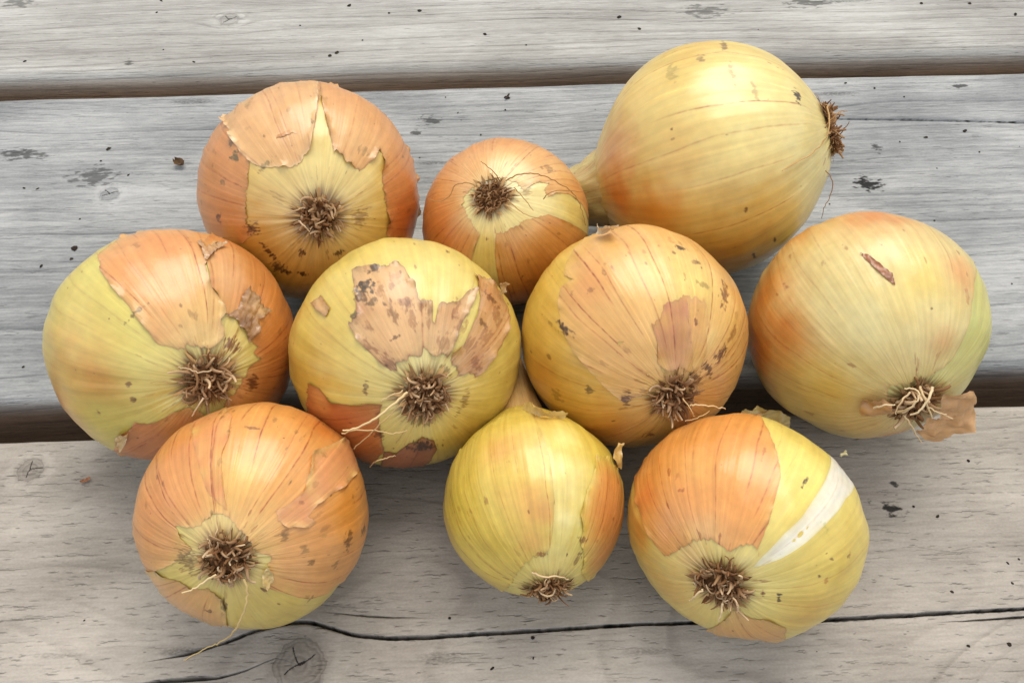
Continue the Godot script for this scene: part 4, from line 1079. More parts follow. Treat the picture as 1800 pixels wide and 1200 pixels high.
		"stains":[[Vector3(-0.3584,0.2197,0.9073),0.040,0.030,rgb(60,40,20),0.90],[Vector3(0.6556,0.7515,0.0734),0.035,0.035,rgb(110,80,40),0.90],[Vector3(0.3927,0.9194,0.0218),0.060,0.030,rgb(90,50,25),0.90],[Vector3(0.7414,0.4381,0.5083),0.030,0.090,rgb(60,35,20),0.90],[Vector3(-0.5933,0.5707,0.5678),0.040,0.120,rgb(130,75,40),0.85],[Vector3(-0.4269,0.8780,0.2163),0.040,0.070,rgb(95,50,30),0.90],[Vector3(-0.2949,0.9420,0.1602),0.070,0.030,rgb(95,55,30),0.90],[Vector3(-0.1783,0.9802,0.0859),0.070,0.060,rgb(85,50,35),0.85],[Vector3(0.8770,0.4070,0.2553),0.020,0.030,rgb(140,95,40),0.80],[Vector3(-0.2375,0.8096,0.5367),0.015,0.030,rgb(120,70,40),0.80],[Vector3(0.8665,0.4916,-0.0866),0.060,0.050,rgb(150,110,70),0.60],[Vector3(-0.4242,0.3683,0.8273),0.050,0.020,rgb(130,90,40),0.70],[Vector3(-0.5699,0.7646,0.3010),0.030,0.100,rgb(150,95,45),0.70],[Vector3(-0.4020,0.5659,0.7198),0.050,0.030,rgb(150,110,50),0.60],[Vector3(0.1953,0.8776,-0.4377),0.040,0.030,rgb(120,65,30),0.80]],
		"skins":[
			{"part":"dry_skin","c":rgb(231,178,102),"edge":rgb(226,176,120),"lvl":1.00,"lift":0.35,"soft":0.60,"smooth":0,"tints":[[Vector3(0.4880,0.3385,0.8045),0.25,rgb(226,159,86)],[Vector3(0.5374,0.6610,0.5238),0.25,rgb(230,173,93)],[Vector3(-0.1467,0.5310,0.8346),0.35,rgb(236,198,113)],[Vector3(-0.3750,0.5869,0.7176),0.30,rgb(238,206,114)],[Vector3(-0.4120,0.8986,-0.1509),0.35,rgb(220,155,77)],[Vector3(0.1767,0.9038,0.3898),0.20,rgb(236,184,104)],[Vector3(-0.5672,0.7320,0.3774),0.25,rgb(230,178,92)],[Vector3(-0.1347,0.9454,-0.2967),0.20,rgb(216,146,67)],[Vector3(-0.3360,0.8493,0.4073),0.15,rgb(234,192,113)]],
			"outline":[Vector2(0.131,2.180),Vector2(0.420,2.053),Vector2(0.691,1.790),Vector2(0.912,1.411),Vector2(0.910,1.202),Vector2(0.789,1.135),Vector2(0.945,1.059),Vector2(0.979,0.927),Vector2(0.962,0.724),Vector2(0.898,0.542),Vector2(0.822,0.424),Vector2(0.752,0.345),Vector2(0.671,0.249),Vector2(0.579,0.133),Vector2(0.473,0.029),Vector2(0.428,-0.008),Vector2(0.365,0.032),Vector2(0.273,0.065),Vector2(0.166,0.071),Vector2(0.152,-0.045),Vector2(0.080,-0.239),Vector2(-0.027,-0.395),Vector2(-0.197,-1.033),Vector2(-0.724,-0.948),Vector2(-1.200,-0.259),Vector2(-1.585,0.618),Vector2(-1.465,1.484),Vector2(-0.214,2.216)]},
			{"part":"dry_skin","c":rgb(206,138,90),"edge":rgb(206,150,108),"lvl":2.00,"lift":0.40,"soft":0.60,"smooth":0,"tints":[[Vector3(-0.0472,0.8695,0.4916),0.12,rgb(196,126,83)]],
			"outline":[Vector2(0.132,0.316),Vector2(0.114,0.485),Vector2(0.131,0.636),Vector2(0.046,0.676),Vector2(-0.007,0.763),Vector2(-0.078,0.781),Vector2(-0.248,0.802),Vector2(-0.206,0.635),Vector2(-0.176,0.483),Vector2(-0.168,0.326),Vector2(-0.165,0.161),Vector2(-0.083,0.220),Vector2(0.047,0.236)]},
			{"part":"dry_skin","c":rgb(226,167,99),"edge":rgb(222,170,116),"lvl":1.60,"lift":0.30,"soft":0.60,"smooth":0,"tints":[],
			"outline":[Vector2(-0.248,0.802),Vector2(-0.335,0.754),Vector2(-0.426,0.676),Vector2(-0.386,0.518),Vector2(-0.344,0.498),Vector2(-0.297,0.284),Vector2(-0.183,0.155),Vector2(-0.158,0.181),Vector2(-0.160,0.328),Vector2(-0.167,0.485),Vector2(-0.197,0.638)]},
		],
		"roots":[[0.50,rgb(226,196,150),[Vector3(-2.41,42.53,-0.96),Vector3(-5.43,44.27,-0.59),Vector3(-9.77,44.50,-2.11),Vector3(-14.87,42.70,-5.97)]],[0.40,rgb(216,180,130),[Vector3(-1.40,41.93,-7.45),Vector3(-4.87,42.82,-6.66),Vector3(-9.63,42.17,-5.53)]],[0.35,rgb(216,180,130),[Vector3(-0.08,42.54,2.38),Vector3(-1.58,45.58,-0.34),Vector3(-2.66,45.40,-3.46)]]],
		"sheets":[[rgb(240,214,176),[Vector3(8.74,-8.84,38.13),Vector3(7.59,-10.46,41.65),Vector3(7.61,-4.32,43.74),Vector3(5.70,-1.17,45.23),Vector3(3.60,0.01,44.46),Vector3(4.71,-7.44,39.13)]]]},
		{"label":"rightmost onion, smooth pale skin with orange shoulder and a torn tan scrap under its roots","at":Vector3(0.1325,0.0402,-0.1663),"axis":Vector3(0.0728,0.2363,0.9690),"r":0.04016,"len":0.96,"flat":0.02,"taper":0.08,"neck":Vector2(0.15,0.20),"wide":Vector2(0.982,1.020),"base":rgb(218,209,121),"tuft":Vector3(60,1.35,1.25),"tuft_wide":1.05,"tuft_pale":1.10,"specks":25,"veins":Vector2(0.25,22),
		"tints":[[Vector3(-0.4899,0.7144,0.4997),0.30,rgb(216,211,123)]],
		"stains":[[Vector3(-0.4216,0.5754,0.7009),0.020,0.060,rgb(190,140,90),0.70],[Vector3(-0.0564,0.7006,0.7113),0.010,0.010,rgb(120,90,50),0.90]],
		"skins":[
			{"part":"dry_skin","c":rgb(226,204,134),"edge":rgb(216,160,100),"lvl":1.00,"lift":0.25,"soft":0.35,"smooth":0,"tints":[[Vector3(0.0145,-0.3496,0.9368),0.40,rgb(222,144,70)],[Vector3(0.4952,-0.6104,0.6183),0.35,rgb(224,159,83)],[Vector3(0.9289,-0.1819,0.3225),0.40,rgb(220,147,63)],[Vector3(0.8649,0.3909,0.3148),0.33,rgb(212,136,51)],[Vector3(0.8924,0.2999,0.3371),0.12,rgb(200,118,42)],[Vector3(0.9910,0.1302,-0.0322),0.35,rgb(210,130,49)],[Vector3(0.5913,0.4391,0.6764),0.35,rgb(226,206,134)],[Vector3(0.4579,0.6718,0.5822),0.35,rgb(226,210,144)],[Vector3(-0.0412,0.5374,0.8423),0.30,rgb(238,211,114)],[Vector3(-0.0666,0.7886,0.6113),0.30,rgb(236,215,146)],[Vector3(-0.4437,0.3966,0.8036),0.22,rgb(228,171,102)],[Vector3(-0.1521,0.8590,0.4889),0.14,rgb(224,177,114)],[Vector3(0.6578,0.7532,-0.0007),0.35,rgb(220,184,95)],[Vector3(0.2675,0.9351,-0.2324),0.35,rgb(214,173,92)],[Vector3(-0.0960,0.7973,-0.5959),0.25,rgb(216,151,74)],[Vector3(0.2257,0.9284,0.2952),0.20,rgb(226,198,128)]],
			"outline":[Vector2(-1.218,1.071),Vector2(-0.689,0.886),Vector2(-0.520,0.741),Vector2(-0.408,0.594),Vector2(-0.333,0.440),Vector2(-0.251,0.338),Vector2(-0.106,0.262),Vector2(-0.008,0.221),Vector2(0.102,0.192),Vector2(0.239,0.170),Vector2(0.257,0.106),Vector2(0.205,0.023),Vector2(0.105,-0.047),Vector2(-0.100,-0.299),Vector2(-0.416,-0.996),Vector2(-0.189,-1.301),Vector2(0.046,-1.435),Vector2(0.291,-1.578),Vector2(0.645,-1.579),Vector2(1.061,-1.551),Vector2(1.527,-1.437),Vector2(1.951,-1.217),Vector2(2.362,-0.788),Vector2(2.674,-0.034),Vector2(2.470,1.309),Vector2(1.095,2.632),Vector2(-0.477,2.701),Vector2(-1.134,2.317),Vector2(-1.418,1.893),Vector2(-1.434,1.593),Vector2(-1.342,1.331)]},
			{"part":"skin_flake","c":rgb(178,105,53),"edge":rgb(130,72,36),"lvl":2.00,"lift":0.60,"soft":0.00,"smooth":0,"tints":[[Vector3(0.2279,0.4415,0.8678),0.06,rgb(140,76,35)]],
			"outline":[Vector2(0.505,1.310),Vector2(0.426,1.285),Vector2(0.302,1.167),Vector2(0.233,1.114),Vector2(0.228,1.005),Vector2(0.288,1.049),Vector2(0.399,1.168),Vector2(0.465,1.245)]},
		],
		"roots":[[0.80,rgb(226,204,165),[Vector3(-0.16,42.79,10.91),Vector3(2.25,46.13,9.56),Vector3(4.74,47.57,5.85),Vector3(6.69,46.58,3.07)]],[0.70,rgb(220,196,155),[Vector3(8.27,43.36,1.25),Vector3(8.04,47.00,6.76),Vector3(6.27,46.57,10.57),Vector3(6.02,44.19,11.89),Vector3(9.15,42.73,11.39)]],[0.70,rgb(216,190,148),[Vector3(3.20,41.77,10.38),Vector3(3.10,46.27,8.58),Vector3(-1.99,46.12,0.02)]],[0.60,rgb(226,206,170),[Vector3(15.09,40.42,1.04),Vector3(13.69,42.77,4.78),Vector3(9.85,42.83,4.30)]],[0.60,rgb(216,190,150),[Vector3(6.20,43.72,0.02),Vector3(3.28,44.87,-3.96),Vector3(-1.02,43.99,-10.17),Vector3(-4.85,43.36,-15.08)]],[0.60,rgb(216,190,150),[Vector3(6.63,42.67,9.24),Vector3(10.43,45.19,8.54),Vector3(10.82,45.78,3.35)]],[0.50,rgb(216,190,150),[Vector3(-0.51,44.04,3.27),Vector3(-3.17,45.99,2.31),Vector3(-6.71,45.67,0.68)]]],
		"sheets":[[rgb(220,168,112),[Vector3(-7.43,41.38,-3.10),Vector3(-5.91,42.46,5.04),Vector3(-8.49,43.87,6.56),Vector3(-15.19,43.07,6.72),Vector3(-25.02,37.02,-10.17),Vector3(-23.63,41.67,-14.20),Vector3(-16.65,39.59,-18.82),Vector3(-12.35,38.68,-21.55),Vector3(-6.50,37.55,-16.83),Vector3(-4.88,40.69,-7.48)]],[rgb(200,148,92),[Vector3(17.51,37.24,0.71),Vector3(15.00,39.22,3.80),Vector3(9.52,40.99,2.67),Vector3(7.92,40.88,-1.39),Vector3(12.65,38.94,-4.21),Vector3(16.63,36.91,-4.73)]]]},
		{"label":"orange onion nearest the split knot, with one long root hair trailing onto the front plank","at":Vector3(-0.0774,0.0349,-0.1054),"axis":Vector3(0.0286,0.7059,0.7077),"r":0.03494,"len":0.95,"flat":0.04,"taper":0.08,"neck":Vector2(0.15,0.20),"wide":Vector2(1.000,1.000),"base":rgb(222,195,99),"tuft":Vector3(105,1.00,1.00),"tuft_wide":1.00,"tuft_pale":1.10,"specks":70,"veins":Vector2(0.60,30),
		"tints":[[Vector3(-0.1534,0.9656,0.2102),0.30,rgb(234,193,109)],[Vector3(0.2440,0.9506,-0.1918),0.30,rgb(212,185,88)],[Vector3(-0.2079,0.8145,-0.5417),0.40,rgb(212,185,88)],[Vector3(0.0838,0.9767,0.1978),0.20,rgb(234,195,114)]],
		"stains":[[Vector3(-0.8756,0.4647,-0.1320),0.080,0.050,rgb(130,85,50),0.85],[Vector3(-0.9723,0.1610,-0.1696),0.040,0.060,rgb(100,70,45),0.80],[Vector3(-0.6205,0.7626,-0.1828),0.030,0.030,rgb(140,95,60),0.85],[Vector3(0.3383,0.9408,-0.0197),0.090,0.080,rgb(120,85,55),0.70],[Vector3(-0.4537,0.8850,0.1042),0.040,0.030,rgb(130,90,60),0.70],[Vector3(-0.5862,0.8089,-0.0463),0.050,0.030,rgb(160,115,75),0.70],[Vector3(-0.1625,0.4224,0.8917),0.050,0.015,rgb(140,90,50),0.80],[Vector3(0.2331,0.8198,-0.5231),0.030,0.020,rgb(90,55,30),0.90],[Vector3(0.0954,0.8870,-0.4518),0.020,0.070,rgb(110,80,45),0.80],[Vector3(-0.2518,0.9080,-0.3347),0.020,0.040,rgb(100,60,35),0.80],[Vector3(-0.5448,0.6275,-0.5563),0.050,0.012,rgb(120,85,50),0.70],[Vector3(-0.7725,0.5601,-0.2992),0.030,0.040,rgb(150,105,65),0.70]],
		"skins":[
			{"part":"dry_skin","c":rgb(228,159,84),"edge":rgb(232,182,122),"lvl":1.00,"lift":0.45,"soft":0.55,"smooth":0,"tints":[[Vector3(-0.1489,0.7790,0.6091),0.30,rgb(238,188,102)],[Vector3(-0.1959,0.4021,0.8944),0.30,rgb(228,159,72)],[Vector3(0.4136,0.3704,0.8317),0.35,rgb(222,142,70)],[Vector3(0.5764,0.7311,0.3650),0.35,rgb(222,149,84)],[Vector3(0.5139,0.8573,0.0302),0.30,rgb(216,151,90)],[Vector3(-0.8804,0.4519,0.1436),0.30,rgb(222,142,56)],[Vector3(-0.5100,0.8165,-0.2705),0.30,rgb(220,161,99)],[Vector3(-0.7689,0.6094,-0.1934),0.20,rgb(216,153,86)],[Vector3(-0.2537,0.9312,0.2616),0.20,rgb(236,184,104)],[Vector3(-0.6670,-0.0505,0.7433),0.25,rgb(220,136,58)]],
			"outline":[Vector2(1.084,-0.384),Vector2(0.605,-0.118),Vector2(0.399,-0.016),Vector2(0.280,0.078),Vector2(0.368,0.163),Vector2(0.412,0.277),Vector2(0.291,0.263),Vector2(0.192,0.280),Vector2(0.146,0.330),Vector2(0.064,0.369),Vector2(-0.042,0.345),Vector2(-0.123,0.234),Vector2(-0.215,0.116),Vector2(-0.239,0.021),Vector2(-0.367,-0.047),Vector2(-0.273,-0.185),Vector2(-0.272,-0.324),Vector2(-0.430,-0.449),Vector2(-0.603,-0.615),Vector2(-0.806,-0.780),Vector2(-1.106,-0.896),Vector2(-1.218,-1.173),Vector2(-1.754,-0.660),Vector2(-2.019,0.613),Vector2(-1.146,1.957),Vector2(0.302,2.066),Vector2(1.201,1.443),Vector2(1.464,0.586),Vector2(1.351,0.027)]},
			{"part":"dry_skin","c":rgb(228,155,99),"edge":rgb(238,186,140),"lvl":2.00,"lift":1.20,"soft":0.55,"smooth":0,"tints":[],
			"outline":[Vector2(-0.421,0.331),Vector2(-0.556,0.381),Vector2(-0.664,0.440),Vector2(-0.732,0.598),Vector2(-0.794,0.807),Vector2(-1.027,0.889),Vector2(-1.419,1.026),Vector2(-1.765,0.831),Vector2(-1.621,0.596),Vector2(-1.195,0.422),Vector2(-0.972,0.376),Vector2(-0.779,0.314),Vector2(-0.678,0.219),Vector2(-0.756,0.155),Vector2(-0.688,0.135),Vector2(-0.498,0.187),Vector2(-0.436,0.255)]},
			{"part":"dry_skin","c":rgb(226,151,86),"edge":rgb(216,140,90),"lvl":1.80,"lift":0.25,"soft":0.55,"smooth":0,"tints":[],
			"outline":[Vector2(0.802,1.516),Vector2(0.738,1.673),Vector2(0.390,1.762),Vector2(0.030,1.292),Vector2(-0.005,1.029),Vector2(0.032,0.860),Vector2(-0.003,0.577),Vector2(-0.046,0.379),Vector2(0.011,0.435),Vector2(0.130,0.549),Vector2(0.237,0.789),Vector2(0.425,1.110)]},
			{"part":"dry_skin","c":rgb(218,163,100),"edge":rgb(150,105,65),"lvl":1.00,"lift":0.50,"soft":0.55,"smooth":0,"tints":[],
			"outline":[Vector2(1.044,-0.308),Vector2(0.745,-0.199),Vector2(0.503,-0.227),Vector2(0.358,-0.290),Vector2(0.198,-0.307),Vector2(0.104,-0.382),Vector2(0.099,-0.537),Vector2(0.169,-0.827),Vector2(0.408,-1.134),Vector2(0.749,-0.888),Vector2(1.034,-0.541)]},
			{"part":"skin_flake","c":rgb(230,194,121),"edge":rgb(240,214,160),"lvl":2.40,"lift":1.60,"soft":0.00,"smooth":0,"tints":[],
			"outline":[Vector2(-0.268,-0.162),Vector2(-0.317,-0.113),Vector2(-0.351,-0.187),Vector2(-0.340,-0.274),Vector2(-0.284,-0.303),Vector2(-0.257,-0.247)]},
		],
		"roots":[[0.60,rgb(214,186,130),[Vector3(-5.54,36.26,-4.33),Vector3(-5.90,36.29,-9.36),Vector3(-3.84,34.56,-15.16),Vector3(0.75,29.67,-22.81),Vector3(10.42,7.36,-36.89),Vector3(15.54,1.02,-41.87),Vector3(20.39,-1.81,-44.69),Vector3(24.82,-1.66,-46.83),Vector3(28.57,-0.36,-48.12)]],[0.55,rgb(220,195,150),[Vector3(1.36,37.85,-2.13),Vector3(4.90,38.42,-4.02),Vector3(8.01,38.72,-5.57),Vector3(11.02,37.81,-6.60)]]],
		"sheets":[]},
		{"label":"smaller onion in the front row with a pale stripe down to its roots","at":Vector3(0.0108,0.0291,-0.1083),"axis":Vector3(0.0895,0.0981,0.9911),"r":0.02913,"len":1.00,"flat":-0.03,"taper":0.24,"neck":Vector2(0.19,0.75),"wide":Vector2(1.000,1.000),"base":rgb(226,199,84),"tuft":Vector3(80,0.95,1.00),"tuft_wide":1.00,"tuft_pale":0.70,"specks":30,"veins":Vector2(0.40,24),
		"tints":[[Vector3(-0.2733,0.2827,0.9194),0.34,rgb(240,222,139)],[Vector3(-0.3373,-0.2094,0.9178),0.25,rgb(240,222,132)],[Vector3(-0.1968,0.6391,0.7435),0.20,rgb(238,220,141)],[Vector3(-0.0784,0.9053,0.4174),0.30,rgb(230,211,123)],[Vector3(0.7746,0.1901,0.6033),0.40,rgb(218,191,74)],[Vector3(0.2968,-0.1531,0.9426),0.35,rgb(232,185,97)],[Vector3(0.5104,0.6642,0.5461),0.40,rgb(218,189,69)],[Vector3(0.2490,0.5906,0.7676),0.25,rgb(222,176,79)],[Vector3(-0.0915,-0.5957,0.7979),0.30,rgb(226,185,92)]],
		"stains":[[Vector3(-0.3800,0.7762,0.5031),0.040,0.030,rgb(120,80,40),0.80],[Vector3(0.0621,0.8676,0.4933),0.050,0.030,rgb(150,100,55),0.80],[Vector3(-0.3146,0.8923,0.3237),0.030,0.070,rgb(130,95,50),0.75],[Vector3(-0.2076,0.8794,0.4284),0.012,0.020,rgb(90,60,30),0.90]],
		"skins":[
			{"part":"dry_skin","c":rgb(224,194,86),"edge":rgb(206,160,84),"lvl":1.00,"lift":0.30,"soft":0.75,"smooth":0,"tints":[[Vector3(-0.0207,-0.1266,0.9917),0.22,rgb(234,198,106)],[Vector3(0.3411,-0.1429,0.9291),0.24,rgb(230,177,92)],[Vector3(-0.0135,0.5499,0.8351),0.20,rgb(222,159,79)],[Vector3(0.1253,0.4445,0.8870),0.20,rgb(224,171,84)],[Vector3(0.1537,0.7856,0.5993),0.20,rgb(222,171,81)],[Vector3(0.7746,0.1901,0.6033),0.40,rgb(218,190,74)],[Vector3(0.5104,0.6642,0.5461),0.30,rgb(218,188,69)],[Vector3(0.3056,0.4049,0.8618),0.15,rgb(226,186,84)]],
			"outline":[Vector2(-0.425,2.470),Vector2(-0.212,2.133),Vector2(-0.215,1.762),Vector2(-0.227,1.490),Vector2(-0.194,1.335),Vector2(-0.169,1.148),Vector2(-0.137,0.950),Vector2(-0.089,0.752),Vector2(-0.038,0.586),Vector2(0.034,0.501),Vector2(0.130,0.495),Vector2(0.262,0.372),Vector2(0.351,0.163),Vector2(0.544,-0.570),Vector2(0.724,-0.901),Vector2(1.083,-0.862),Vector2(1.457,-0.811),Vector2(1.795,-0.703),Vector2(2.136,-0.567),Vector2(2.501,-0.430),Vector2(2.847,-0.138),Vector2(0.132,3.025),Vector2(-0.669,2.697)]},
			{"part":"dry_skin","c":rgb(222,147,79),"edge":rgb(228,170,108),"lvl":1.00,"lift":0.60,"soft":0.95,"smooth":0,"tints":[[Vector3(-0.6670,0.5639,0.4869),0.20,rgb(216,136,70)],[Vector3(-0.4777,0.8098,0.3406),0.15,rgb(224,161,95)]],
			"outline":[Vector2(-1.046,1.194),Vector2(-1.336,1.000),Vector2(-1.570,0.588),Vector2(-1.570,-0.013),Vector2(-1.321,-0.189),Vector2(-1.002,-0.298),Vector2(-0.707,-0.366),Vector2(-0.502,-0.375),Vector2(-0.358,0.112),Vector2(-0.414,0.342),Vector2(-0.375,0.525),Vector2(-0.436,0.640),Vector2(-0.436,0.821),Vector2(-0.632,1.003),Vector2(-0.832,1.096)]},
		],
		"roots":[[0.60,rgb(214,186,146),[Vector3(4.74,28.26,9.31),Vector3(1.71,30.46,10.09),Vector3(-2.49,30.59,9.51),Vector3(-5.77,30.09,5.50)]],[0.60,rgb(214,186,146),[Vector3(3.38,30.83,2.74),Vector3(1.49,32.99,2.63),Vector3(-0.90,33.01,2.72),Vector3(-1.58,32.56,5.92)]]],
		"sheets":[[rgb(224,184,108),[Vector3(-25.89,-2.00,14.27),Vector3(-28.76,-10.55,13.22),Vector3(-29.57,-9.89,13.05),Vector3(-31.01,-9.79,13.55),Vector3(-30.70,-7.78,11.99),Vector3(-28.57,-3.46,8.31),Vector3(-26.85,-2.11,11.86)]],[rgb(226,192,118),[Vector3(0.42,-24.68,17.76),Vector3(-0.52,-25.95,19.03),Vector3(-1.50,-19.74,26.57),Vector3(-3.78,-16.75,27.75),Vector3(-8.97,-16.23,26.24),Vector3(-12.76,-15.76,24.92),Vector3(-11.76,-15.81,22.26),Vector3(-6.25,-15.99,24.03),Vector3(-1.87,-17.23,23.79)]]]},
		{"label":"onion in the front right corner, half orange skin and half yellow with a white stripe","at":Vector3(0.0755,0.0350,-0.0956),"axis":Vector3(-0.4542,0.4843,0.7477),"r":0.03503,"len":0.95,"flat":0.04,"taper":0.16,"neck":Vector2(0.20,0.30),"wide":Vector2(1.030,0.965),"base":rgb(232,207,106),"tuft":Vector3(95,1.05,1.00),"tuft_wide":1.05,"tuft_pale":1.10,"specks":25,"veins":Vector2(0.50,30),
		"tints":[[Vector3(-0.2237,0.2773,0.9344),0.40,rgb(238,218,114)],[Vector3(-0.6335,0.6458,0.4262),0.40,rgb(224,195,88)],[Vector3(-0.3976,0.8848,0.2429),0.30,rgb(222,199,99)],[Vector3(0.3278,0.8600,-0.3912),0.35,rgb(222,177,77)],[Vector3(0.7474,0.6575,-0.0950),0.30,rgb(224,158,63)],[Vector3(0.2957,0.9494,0.1060),0.22,rgb(232,185,104)],[Vector3(-0.6700,0.7408,-0.0473),0.30,rgb(220,181,86)],[Vector3(-0.0772,0.9647,0.2517),0.15,rgb(230,207,123)]],
		"stains":[[Vector3(-0.2435,0.3838,0.8908),0.012,0.045,rgb(70,55,25),0.95],[Vector3(-0.4188,0.9033,0.0934),0.040,0.015,rgb(60,45,25),0.95],[Vector3(-0.3013,0.9490,0.0929),0.025,0.012,rgb(110,60,30),0.90],[Vector3(-0.6143,0.7111,0.3420),0.015,0.015,rgb(110,75,35),0.90],[Vector3(-0.7658,0.4382,0.4707),0.020,0.030,rgb(150,110,55),0.80],[Vector3(-0.5026,0.5303,0.6827),0.050,0.020,rgb(190,180,110),0.60],[Vector3(-0.6437,0.5995,0.4758),0.015,0.015,rgb(130,95,50),0.80],[Vector3(-0.6779,0.6693,0.3041),0.020,0.020,rgb(190,140,60),0.80]],
		"skins":[
			{"part":"bare_stripe","c":rgb(243,237,220),"edge":rgb(232,218,150),"lvl":0.35,"lift":0.00,"soft":0.25,"smooth":1,"tints":[],
			"outline":[Vector2(-0.792,1.742),Vector2(-1.040,1.738),Vector2(-1.243,1.575),Vector2(-1.271,1.394),Vector2(-0.839,1.124),Vector2(-0.658,0.902),Vector2(-0.547,0.749),Vector2(-0.430,0.596),Vector2(-0.306,0.438),Vector2(-0.197,0.327),Vector2(-0.154,0.291),Vector2(-0.181,0.409),Vector2(-0.263,0.648),Vector2(-0.358,0.822),Vector2(-0.438,1.020),Vector2(-0.543,1.277)]},
			{"part":"dry_skin","c":rgb(230,155,74),"edge":rgb(200,126,66),"lvl":1.00,"lift":0.45,"soft":0.40,"smooth":0,"tints":[[Vector3(0.5340,0.5045,0.6784),0.20,rgb(232,169,84)],[Vector3(0.1645,0.5092,0.8448),0.25,rgb(234,165,81)],[Vector3(0.5655,0.7927,0.2278),0.20,rgb(232,163,99)],[Vector3(0.8264,0.5327,0.1827),0.20,rgb(222,128,51)],[Vector3(0.2826,0.8899,0.3582),0.20,rgb(234,175,109)],[Vector3(-0.0129,0.6859,0.7276),0.15,rgb(228,146,63)]],
			"outline":[Vector2(0.625,2.050),Vector2(0.232,1.585),Vector2(0.083,1.398),Vector2(-0.047,1.187),Vector2(-0.086,1.089),Vector2(-0.098,0.949),Vector2(-0.121,0.734),Vector2(-0.127,0.543),Vector2(-0.127,0.439),Vector2(-0.164,0.411),Vector2(-0.087,0.474),Vector2(-0.002,0.433),Vector2(0.055,0.331),Vector2(0.130,0.343),Vector2(0.207,0.352),Vector2(0.307,0.285),Vector2(0.374,0.176),Vector2(0.430,0.065),Vector2(0.492,-0.066),Vector2(0.578,-0.055),Vector2(0.845,0.032),Vector2(1.226,0.089),Vector2(1.484,0.016),Vector2(1.622,0.151),Vector2(1.925,0.397),Vector2(1.942,0.994),Vector2(1.439,1.688)]},
			{"part":"dry_skin","c":rgb(220,165,95),"edge":rgb(180,126,76),"lvl":1.00,"lift":0.60,"soft":0.40,"smooth":0,"tints":[],
			"outline":[Vector2(-0.174,-0.196),Vector2(-0.321,-0.207),Vector2(-0.437,-0.150),Vector2(-0.618,-0.235),Vector2(-0.792,-0.682),Vector2(-0.446,-0.847),Vector2(-0.074,-0.826)]},
		],
		"roots":[[0.60,rgb(216,190,150),[Vector3(4.44,37.77,0.43),Vector3(5.38,38.59,-2.40),Vector3(6.20,37.06,-5.87)]],[0.60,rgb(216,190,150),[Vector3(-1.78,37.98,-0.64),Vector3(-2.64,38.80,-3.34),Vector3(-2.69,38.42,-6.36)]],[0.50,rgb(206,176,140),[Vector3(-3.46,37.79,2.56),Vector3(-5.44,38.60,2.01),Vector3(-6.24,37.50,-1.07)]]],
		"sheets":[[rgb(214,186,112),[Vector3(13.67,-51.09,4.24),Vector3(14.51,-52.07,8.22),Vector3(13.34,-52.42,10.69),Vector3(10.90,-53.95,10.40),Vector3(9.76,-54.28,12.87),Vector3(5.83,-55.33,12.30),Vector3(1.71,-58.15,12.72),Vector3(-2.93,-60.45,10.57),Vector3(-4.44,-58.34,5.97),Vector3(3.44,-54.53,3.86)]],[rgb(214,204,160),[Vector3(-18.24,-12.37,28.82),Vector3(-16.45,-7.29,32.37),Vector3(-17.56,-6.81,33.04),Vector3(-18.91,-13.09,31.17),Vector3(-19.09,-12.50,29.65)]]]},
	]

# ---------------------------------------------------------------- small things on the table

func scrap(called: String, label: String, category: String, at: Vector3, size: Vector2, turn: float, c: Color, lift: float, sd: int) -> void:
	# a dry, curled flake lying on a plank
	var nu := 9
	var nv := 7
	var pos := PackedVector3Array()
	var uv := PackedVector2Array()
	var col := PackedColorArray()
	for j in nv:
		for i in nu:
			var a := i / (nu - 1.0) * 2.0 - 1.0
			var b := j / (nv - 1.0) * 2.0 - 1.0
			var narrow := 1.0 - 0.75 * a * a * a * a
			var n := fine.get_noise_2d(a * 4.0 + sd, b * 4.0)
			pos.append(Vector3(a * size.x * 0.5 * (1.0 + 0.15 * n), 0.0008 + lift * (a * a * 0.6 + b * b * 0.7) + 0.0006 * n, b * size.y * 0.5 * narrow * (1.0 + 0.5 * n)))
			uv.append(Vector2(a, b))
			col.append(c * (1.0 + 0.5 * n))
	var o := obj(called, grid_mesh(pos, uv, col, nu, nv, false, true), mat(0.75, 0.3), self)
	o.position = at
	o.rotation.y = turn
	tag(o, label, category)

